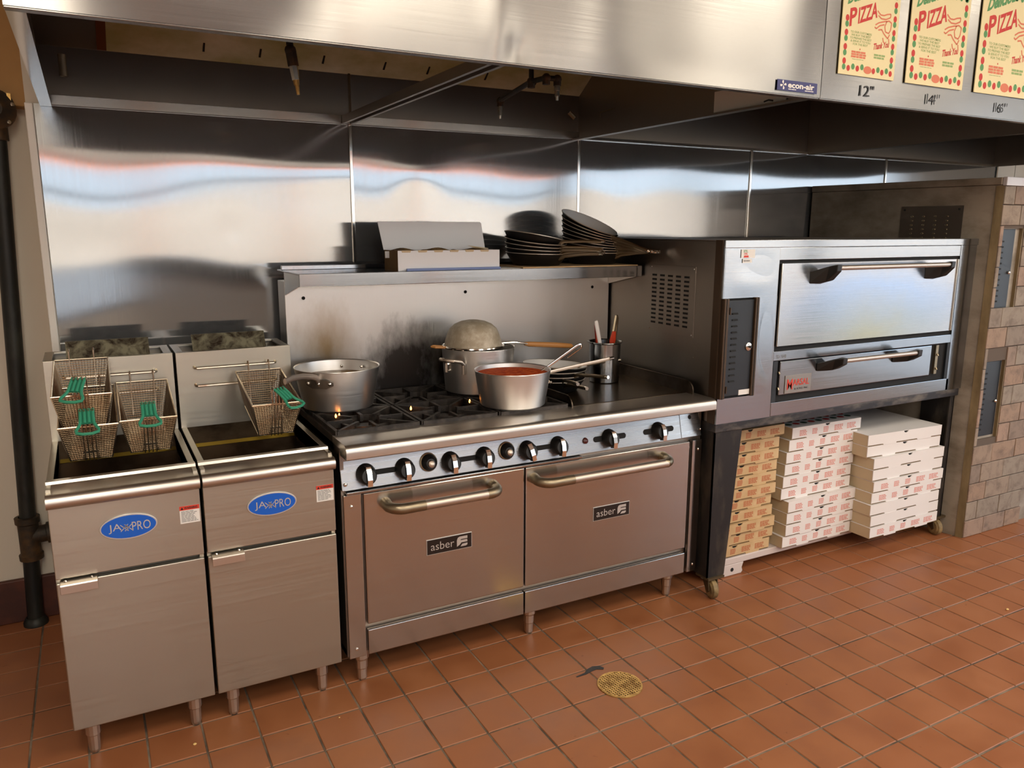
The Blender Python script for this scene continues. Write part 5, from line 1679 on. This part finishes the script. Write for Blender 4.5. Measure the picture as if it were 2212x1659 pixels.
def make_box(s, h, body, side, prnt, nm):
    """Local frame: bottom front edge centre at the origin, box runs towards +y."""
    r = bpy.data.objects.new('pizza_box', None)
    COL.objects.link(r)
    MB().box(-s / 2 + 0.002, s / 2 - 0.002, 0.0035, s, 0.0, h - 0.0025).build('tray', side, r, world=False, bevel=0.001)
    MB().box(-s / 2, s / 2, 0.001, s, h - 0.0025, h).build('lid', body, r, world=False, bevel=0.001)
    # front flap with its two tongues and the half-round thumb notch
    e = 0.006
    p = [(-s / 2, h), (-s / 2, e)]
    for a, b_ in ((-0.30, -0.12), (0.16, 0.36)):
        p += [(s * a, e), (s * a + 0.004, -0.001), (s * b_ - 0.004, -0.001), (s * b_, e)]
    p += [(s / 2, e), (s / 2, h)]
    n0 = 0.016
    p += [(n0 * math.cos(t_), h - 0.012 * math.sin(t_)) for t_ in [PI * k / 8 for k in range(9)]]
    MB().prism(p, 'y', -0.0005, 0.003).build('front_flap', body, r, world=False)
    MB().add([(n0 * 0.97 * math.cos(t_), 0.0030, h - 0.0006 - 0.0115 * math.sin(t_)) for t_ in [PI * k / 8 for k in range(9)]], [tuple(range(9))]).build('thumb_notch', M_GAP, r, world=False)
    sl_ = MB()
    for a, b_ in ((-0.49, -0.31), (-0.115, 0.155), (0.365, 0.49)):
        sl_.box(s * a, s * b_, -0.0008, 0.002, e - 0.003, e - 0.001)
    sl_.build('flap_slot', M_KDARK, r, world=False, kind='stuff')
    if prnt:
        m_ = MB()
        for k, (u, wd, n) in enumerate(((-0.40, 0.12, 4), (-0.22, 0.09, 4), (-0.06, 0.08, 4), (0.10, 0.14, 4), (0.29, 0.16, 5))):
            bars(m_, u * s, h * 0.22, wd * s, h * 0.50, n, -0.0009, k + 3, fill=0.62)
        m_.build('printed_text', prnt, r, world=False, kind='stuff')
    return r


protos = {}


def put_box(kind, xc, yf, z, rz, label, group, top=False):
    s, h, body, side, prnt = {'k': (0.43, 0.0535, M_KRAFT, M_KRAFT, M_PRINTK), 'w': (0.46, 0.0572, M_BOXW, M_BOXT, M_PRINT), 'p': (0.512, 0.0562, M_BOXW, M_BOXT, None), 'q': (0.512, 0.0562, M_BOXW, M_BOXT, M_PRINT)}[kind]
    if kind not in protos:
        protos[kind] = o = make_box(s, h, body, side, prnt, kind)
    else:
        o = copy_tree(protos[kind])
    o.location = (xc, yf, z)
    o.rotation_euler = (0, 0, rz)
    tag(o, label, 'pizza box', group)
    return o, s, h


ordn = ['bottom', 'second', 'third', 'fourth', 'fifth', 'sixth', 'seventh', 'eighth', 'ninth', 'tenth', 'top']
# left kraft stack of eleven
pxr = [603, 627, 622, 603, 715 / 2.533, 755 / 2.533, 780, 780, 785, 785, 868]
dxl = [-0.004, 0.022, 0.018, 0.000, -0.004, 0.010, 0.020, 0.022, 0.022, 0.022, 0.075]
for i in range(11):
    nm = ordn[i] if i in (0, 10) else ordn[i] + ' from below'
    put_box('k', 1.822 + dxl[i] * 0.72, -0.812 - 0.004 * (i in (1, 2)) + 0.006 * math.sin(i * 2.1) + 0.006, 0.089 + 0.0538 * i, 0.01 * math.sin(i * 3.3), 'brown pizza box, %s of the left stack under the oven' % nm, 'brown pizza boxes in the left stack')
# middle printed white stack of ten
dxm = [-0.006, 0.008, 0.011, 0.011, -0.052, -0.047, -0.034, -0.031, -0.018, 0.0]
dym = [0.0, -0.004, -0.005, -0.006, 0.020, 0.020, 0.022, 0.021, 0.020, 0.018]
topbox = None
for i in range(10):
    nm = 'bottom' if i == 0 else 'top' if i == 9 else ordn[i] + ' from below'
    o, s, h = put_box('w', 2.312 + dxm[i] * 0.8 + (0.030 if 4 <= i else 0), -0.848 + dym[i], 0.089 + 0.0574 * i, 0.008 * math.sin(i * 2.7), 'white printed pizza box, %s of the middle stack under the oven' % nm, 'white pizza boxes in the middle stack')
    topbox = o
m = MB()
mg = MB()
for k in range(9):
    (m if k % 2 else mg).add([(-0.20 + 0.05 * k + 0.018 * math.cos(2 * PI * j / 10), 0.055 + 0.016 * math.sin(2 * PI * j / 10), 0.0577) for j in range(10)], [tuple(range(10))])
    (mg if k % 2 else m).add([(-0.20 + 0.05 * k + 0.018 * math.cos(2 * PI * j / 10), 0.100 + 0.016 * math.sin(2 * PI * j / 10), 0.0577) for j in range(10)], [tuple(range(10))])
m.add([(-0.18, 0.13, 0.0577), (0.0, 0.13, 0.0577), (0.0, 0.16, 0.0577), (-0.18, 0.16, 0.0577)], [(0, 1, 2, 3)])
m.build('red_lid_print', M_BAGR, topbox, world=False)
mg.build('green_lid_print', mat('box_green', c(30, 70, 50), 0.7), topbox, world=False)
# right white stack of nine, mostly plain
kinds = ['q', 'p', 'p', 'q', 'q', 'p', 'p', 'p', 'p']
dxr = [0.0, 0.004, -0.004, 0.008, 0.014, 0.010, 0.013, -0.018, -0.020]
dyr = [-0.004, 0.0, 0.0, 0.004, 0.002, 0.010, 0.010, 0.028, 0.026]
rzr = [0.0, 0.0, -0.01, -0.02, -0.02, -0.02, -0.025, -0.05, -0.055]
for i in range(9):
    nm = 'bottom' if i == 0 else 'top' if i == 8 else ordn[i] + ' from below'
    put_box(kinds[i], 2.796 + dxr[i] * 0.8, -0.958 + dyr[i], 0.089 + 0.0565 * i, rzr[i], 'large %s white pizza box, %s of the right stack under the oven' % ('printed' if kinds[i] == 'q' else 'plain', nm), 'white pizza boxes in the right stack')

# ================================================================ BRICK-FACED OVEN
bo = thing('brick_oven', 'brick faced pizza oven with a dull steel side at the right edge', 'oven', (3.7, -0.6, 0))
BF = -1.03
MB().prism([(3.168, BF + 0.012), (4.9, BF + 0.012), (4.9, -0.02), (3.045, -0.02)], 'z', 0.0, 1.762).build('body', M_BODY, bo)
MB().prism([(3.164, BF + 0.008), (4.9, BF + 0.008), (4.9, -0.018), (3.040, -0.018)], 'z', 1.764, 1.798).build('top_band', M_BODY, bo, bevel=0.003)
MB().box(3.172, 4.9, BF - 0.012, BF + 0.008, 1.760, 1.800).build('white_cap', M_CAPW, bo, bevel=0.003)
fx = MB()
for a, b_, z0, z1 in ((3.170, 3.202, 0.0, 1.760), (3.368, 4.9, 0.2, 1.760), (3.368, 3.665, 0.0, 0.2), (3.202, 3.368, 0.0, 0.516), (3.202, 3.368, 0.915, 1.158), (3.202, 3.368, 1.562, 1.760)):
    fx.box(a, b_, BF, BF + 0.012, z0, z1)
fx.build('facing_board', M_MORT, bo)
MB().prism([(3.171, BF - 0.004), (3.171, BF + 0.013), (3.165, BF + 0.030), (3.162, BF + 0.030)], 'z', 0.0, 1.760).build('wood_edge', M_EDGE, bo)
rows = [0.0, 0.090, 0.190, 0.287, 0.386, 0.484, 0.582, 0.679, 0.777, 0.880, 0.982, 1.083, 1.182, 1.280, 1.378, 1.476, 1.575, 1.672, 1.760]
holes = [(3.198, 3.372, 1.153, 1.566), (3.195, 3.365, 0.511, 0.919)]
rb = random.Random(5)
for r_ in range(len(rows) - 1):
    z0, z1 = rows[r_] + 0.0022, rows[r_ + 1] - 0.0022
    x = 3.172 - (0.10 if r_ % 2 else 0.03) - rb.uniform(0, 0.02)
    while x < 4.25:
        wd = 0.20 + rb.uniform(-0.012, 0.012)
        a, b_ = max(x, 3.173), x + wd - 0.0045
        x += wd
        if b_ - a < 0.012:
            continue
        xlim = 3.663 if z1 < 0.2 else 4.25
        if a > xlim - 0.02:
            continue
        b_ = min(b_, xlim)
        segs = [(a, b_)]
        for hx0, hx1, hz0, hz1 in holes:
            if z1 > hz0 + 0.03 and z0 < hz1 - 0.03:
                ns = []
                for s0, s1 in segs:
                    if s1 <= hx0 or s0 >= hx1:
                        ns.append((s0, s1))
                    else:
                        if s0 < hx0 - 0.010:
                            ns.append((s0, hx0))
                        if s1 > hx1 + 0.010:
                            ns.append((hx1, s1))
                segs = ns
        for s0, s1 in segs:
            zz0, zz1 = z0, z1
            d = 0.0075 + rb.uniform(-0.0012, 0.0018)
            j = lambda: rb.uniform(-0.0012, 0.0012)
            e = 0.0018
            vs = [(s0, BF + 0.002, zz0), (s1, BF + 0.002, zz0), (s1, BF + 0.002, zz1), (s0, BF + 0.002, zz1), (s0 + j(), BF - d + e, zz0 + j()), (s1 + j(), BF - d + e, zz0 + j()), (s1 + j(), BF - d + e, zz1 + j()), (s0 + j(), BF - d + e, zz1 + j())]
            vs += [(p[0] + (e if k in (0, 3) else -e), BF - d, p[2] + (e if k in (0, 1) else -e)) for k, p in enumerate(vs[4:8])]
            MB().add(vs, [(i, (i + 1) % 4, (i + 1) % 4 + 4, i + 4) for i in range(4)] + [(i + 4, (i + 1) % 4 + 4, (i + 1) % 4 + 8, i + 8) for i in range(4)] + [(8, 9, 10, 11)]).build('brick', M_BRICK, bo)
for hx0, hx1, hz0, hz1, dk in ((3.202, 3.368, 1.158, 1.562, 0.040), (3.200, 3.362, 0.516, 0.915, 0.012)):
    MB().box(hx0, hx1, BF + 0.028, BF + 0.034, hz0, hz1).build('recess', M_GAP, bo)
    vd = MB().box(hx0 + 0.002, hx1 - dk, BF + 0.010, BF + 0.018, hz0 + 0.012, hz1 - 0.004).build('vent_door', M_LOUV, bo, bevel=0.002)
    MB().box(hx1 - 0.006, hx1, BF - 0.004, BF + 0.03, hz0, hz1).build('recess_edge', M_EDGE, bo)
    for k in range(12):
        z = hz1 - 0.062 - 0.0262 * k
        MB().box(hx0 + 0.010, hx0 + 0.038, BF + 0.0065, BF + 0.011, z - 0.0038, z + 0.0038).build('louver', M_GAP, vd)
    MB().ball((hx1 - dk - 0.022, BF + 0.006, (hz0 + hz1) / 2 - 0.01), 0.0085, 10).build('latch', S_CHROME, vd)
# louvre plate with bumps on the side sheet
SD = Vector((3.045 - 3.168, -0.02 - (BF + 0.012), 0)).normalized()
SN = Vector((-SD.y, SD.x, 0))
so = Vector((3.168, BF + 0.012, 0))
pt = lambda t, z, o=0.0: so + SD * t + SN * o + Vector((0, 0, z))
t0, t1 = 0.157, 0.470
m = MB()
q = [pt(t0, 1.42, 0.003), pt(t1, 1.42, 0.003), pt(t1, 1.672, 0.003), pt(t0, 1.672, 0.003)]
q2 = [pt(t0, 1.42, -0.001), pt(t1, 1.42, -0.001), pt(t1, 1.672, -0.001), pt(t0, 1.672, -0.001)]
m.add(q + q2, [(0, 1, 2, 3), (0, 1, 5, 4), (1, 2, 6, 5), (2, 3, 7, 6), (3, 0, 4, 7)])
lv = m.build('side_vent_plate', S_OVSIDE, bo)
bmv = MB()
for i in range(4):
    for j in range(8):
        p = pt(0.232 + 0.059 * i, 1.621 - 0.0213 * j, 0.003)
        bmv.ball(tuple(p), 0.0062, 8, (0.6, 1.4, 0.8))
bmv.build('vent_bump', S_CAST, lv, kind='stuff')
for t, z in ((t0 + 0.02, 1.655), (t1 - 0.02, 1.655)):
    MB().ball(tuple(pt(t, z, 0.003)), 0.006, 8).build('screw', M_GAP, lv)

# ================================================================ FLOOR DRAIN AND CRUMBS
dn = thing('floor_drain', 'round brass floor drain grate in the tiles before the range', 'drain', (0.838, -1.283, 0))
DR = 0.0785
MB().lathe([(DR - 0.006, 0.0005), (DR - 0.006, 0.0034), (DR, 0.0034), (DR + 0.001, 0.0005)], 40, (0.838, -1.283, 0)).build('ring', M_BRASS, dn)
MB().lathe([(0, 0.0009), (DR - 0.006, 0.0009)], 40, (0.838, -1.283, 0)).build('drain_well', M_GAP, dn)
gr = MB()
for k in range(-7, 8):
    o_ = k * 0.0098
    l_ = math.sqrt(max(0, (DR - 0.004) ** 2 - o_ ** 2))
    if l_ < 0.01:
        continue
    gr.box(-l_, l_, o_ - 0.0022, o_ + 0.0022, 0.001, 0.0030)
    gr.box(o_ - 0.0022, o_ + 0.0022, -l_, l_, 0.001, 0.0028)
gr.xf(Matrix.Translation((0.838, -1.283, 0)) @ Matrix.Rotation(0.02, 4, 'Z'))
gr.build('grate', M_BRASS, dn)
pg = MB()
pts = [(0.790, -1.150), (0.818, -1.143), (0.842, -1.152), (0.850, -1.170), (0.842, -1.178), (0.820, -1.166), (0.800, -1.168), (0.77, -1.176), (0.73, -1.176), (0.73, -1.171), (0.77, -1.165)]
pg.prism(pts, 'z', 0.0003, 0.0016).build('grout_patch', M_BEAM, floor, label='dark grey grout patch beside the floor drain')
for i, (x, y, s_, lb) in enumerate(((-0.504, -0.935, 0.006, 'pale crumb on the floor before the left fryer'), (2.587, -1.598, 0.007, 'pale crumb on the floor at the right edge'), (-0.075, -1.010, 0.0030, 'tiny white crumb on the tiles before the range'))):
    o = MB().ball((x, y, s_ * 0.55), s_, 8, (1, 0.75, 0.55)).build('food_crumb', M_CRUMB)
    tag(o, lb, 'crumb')
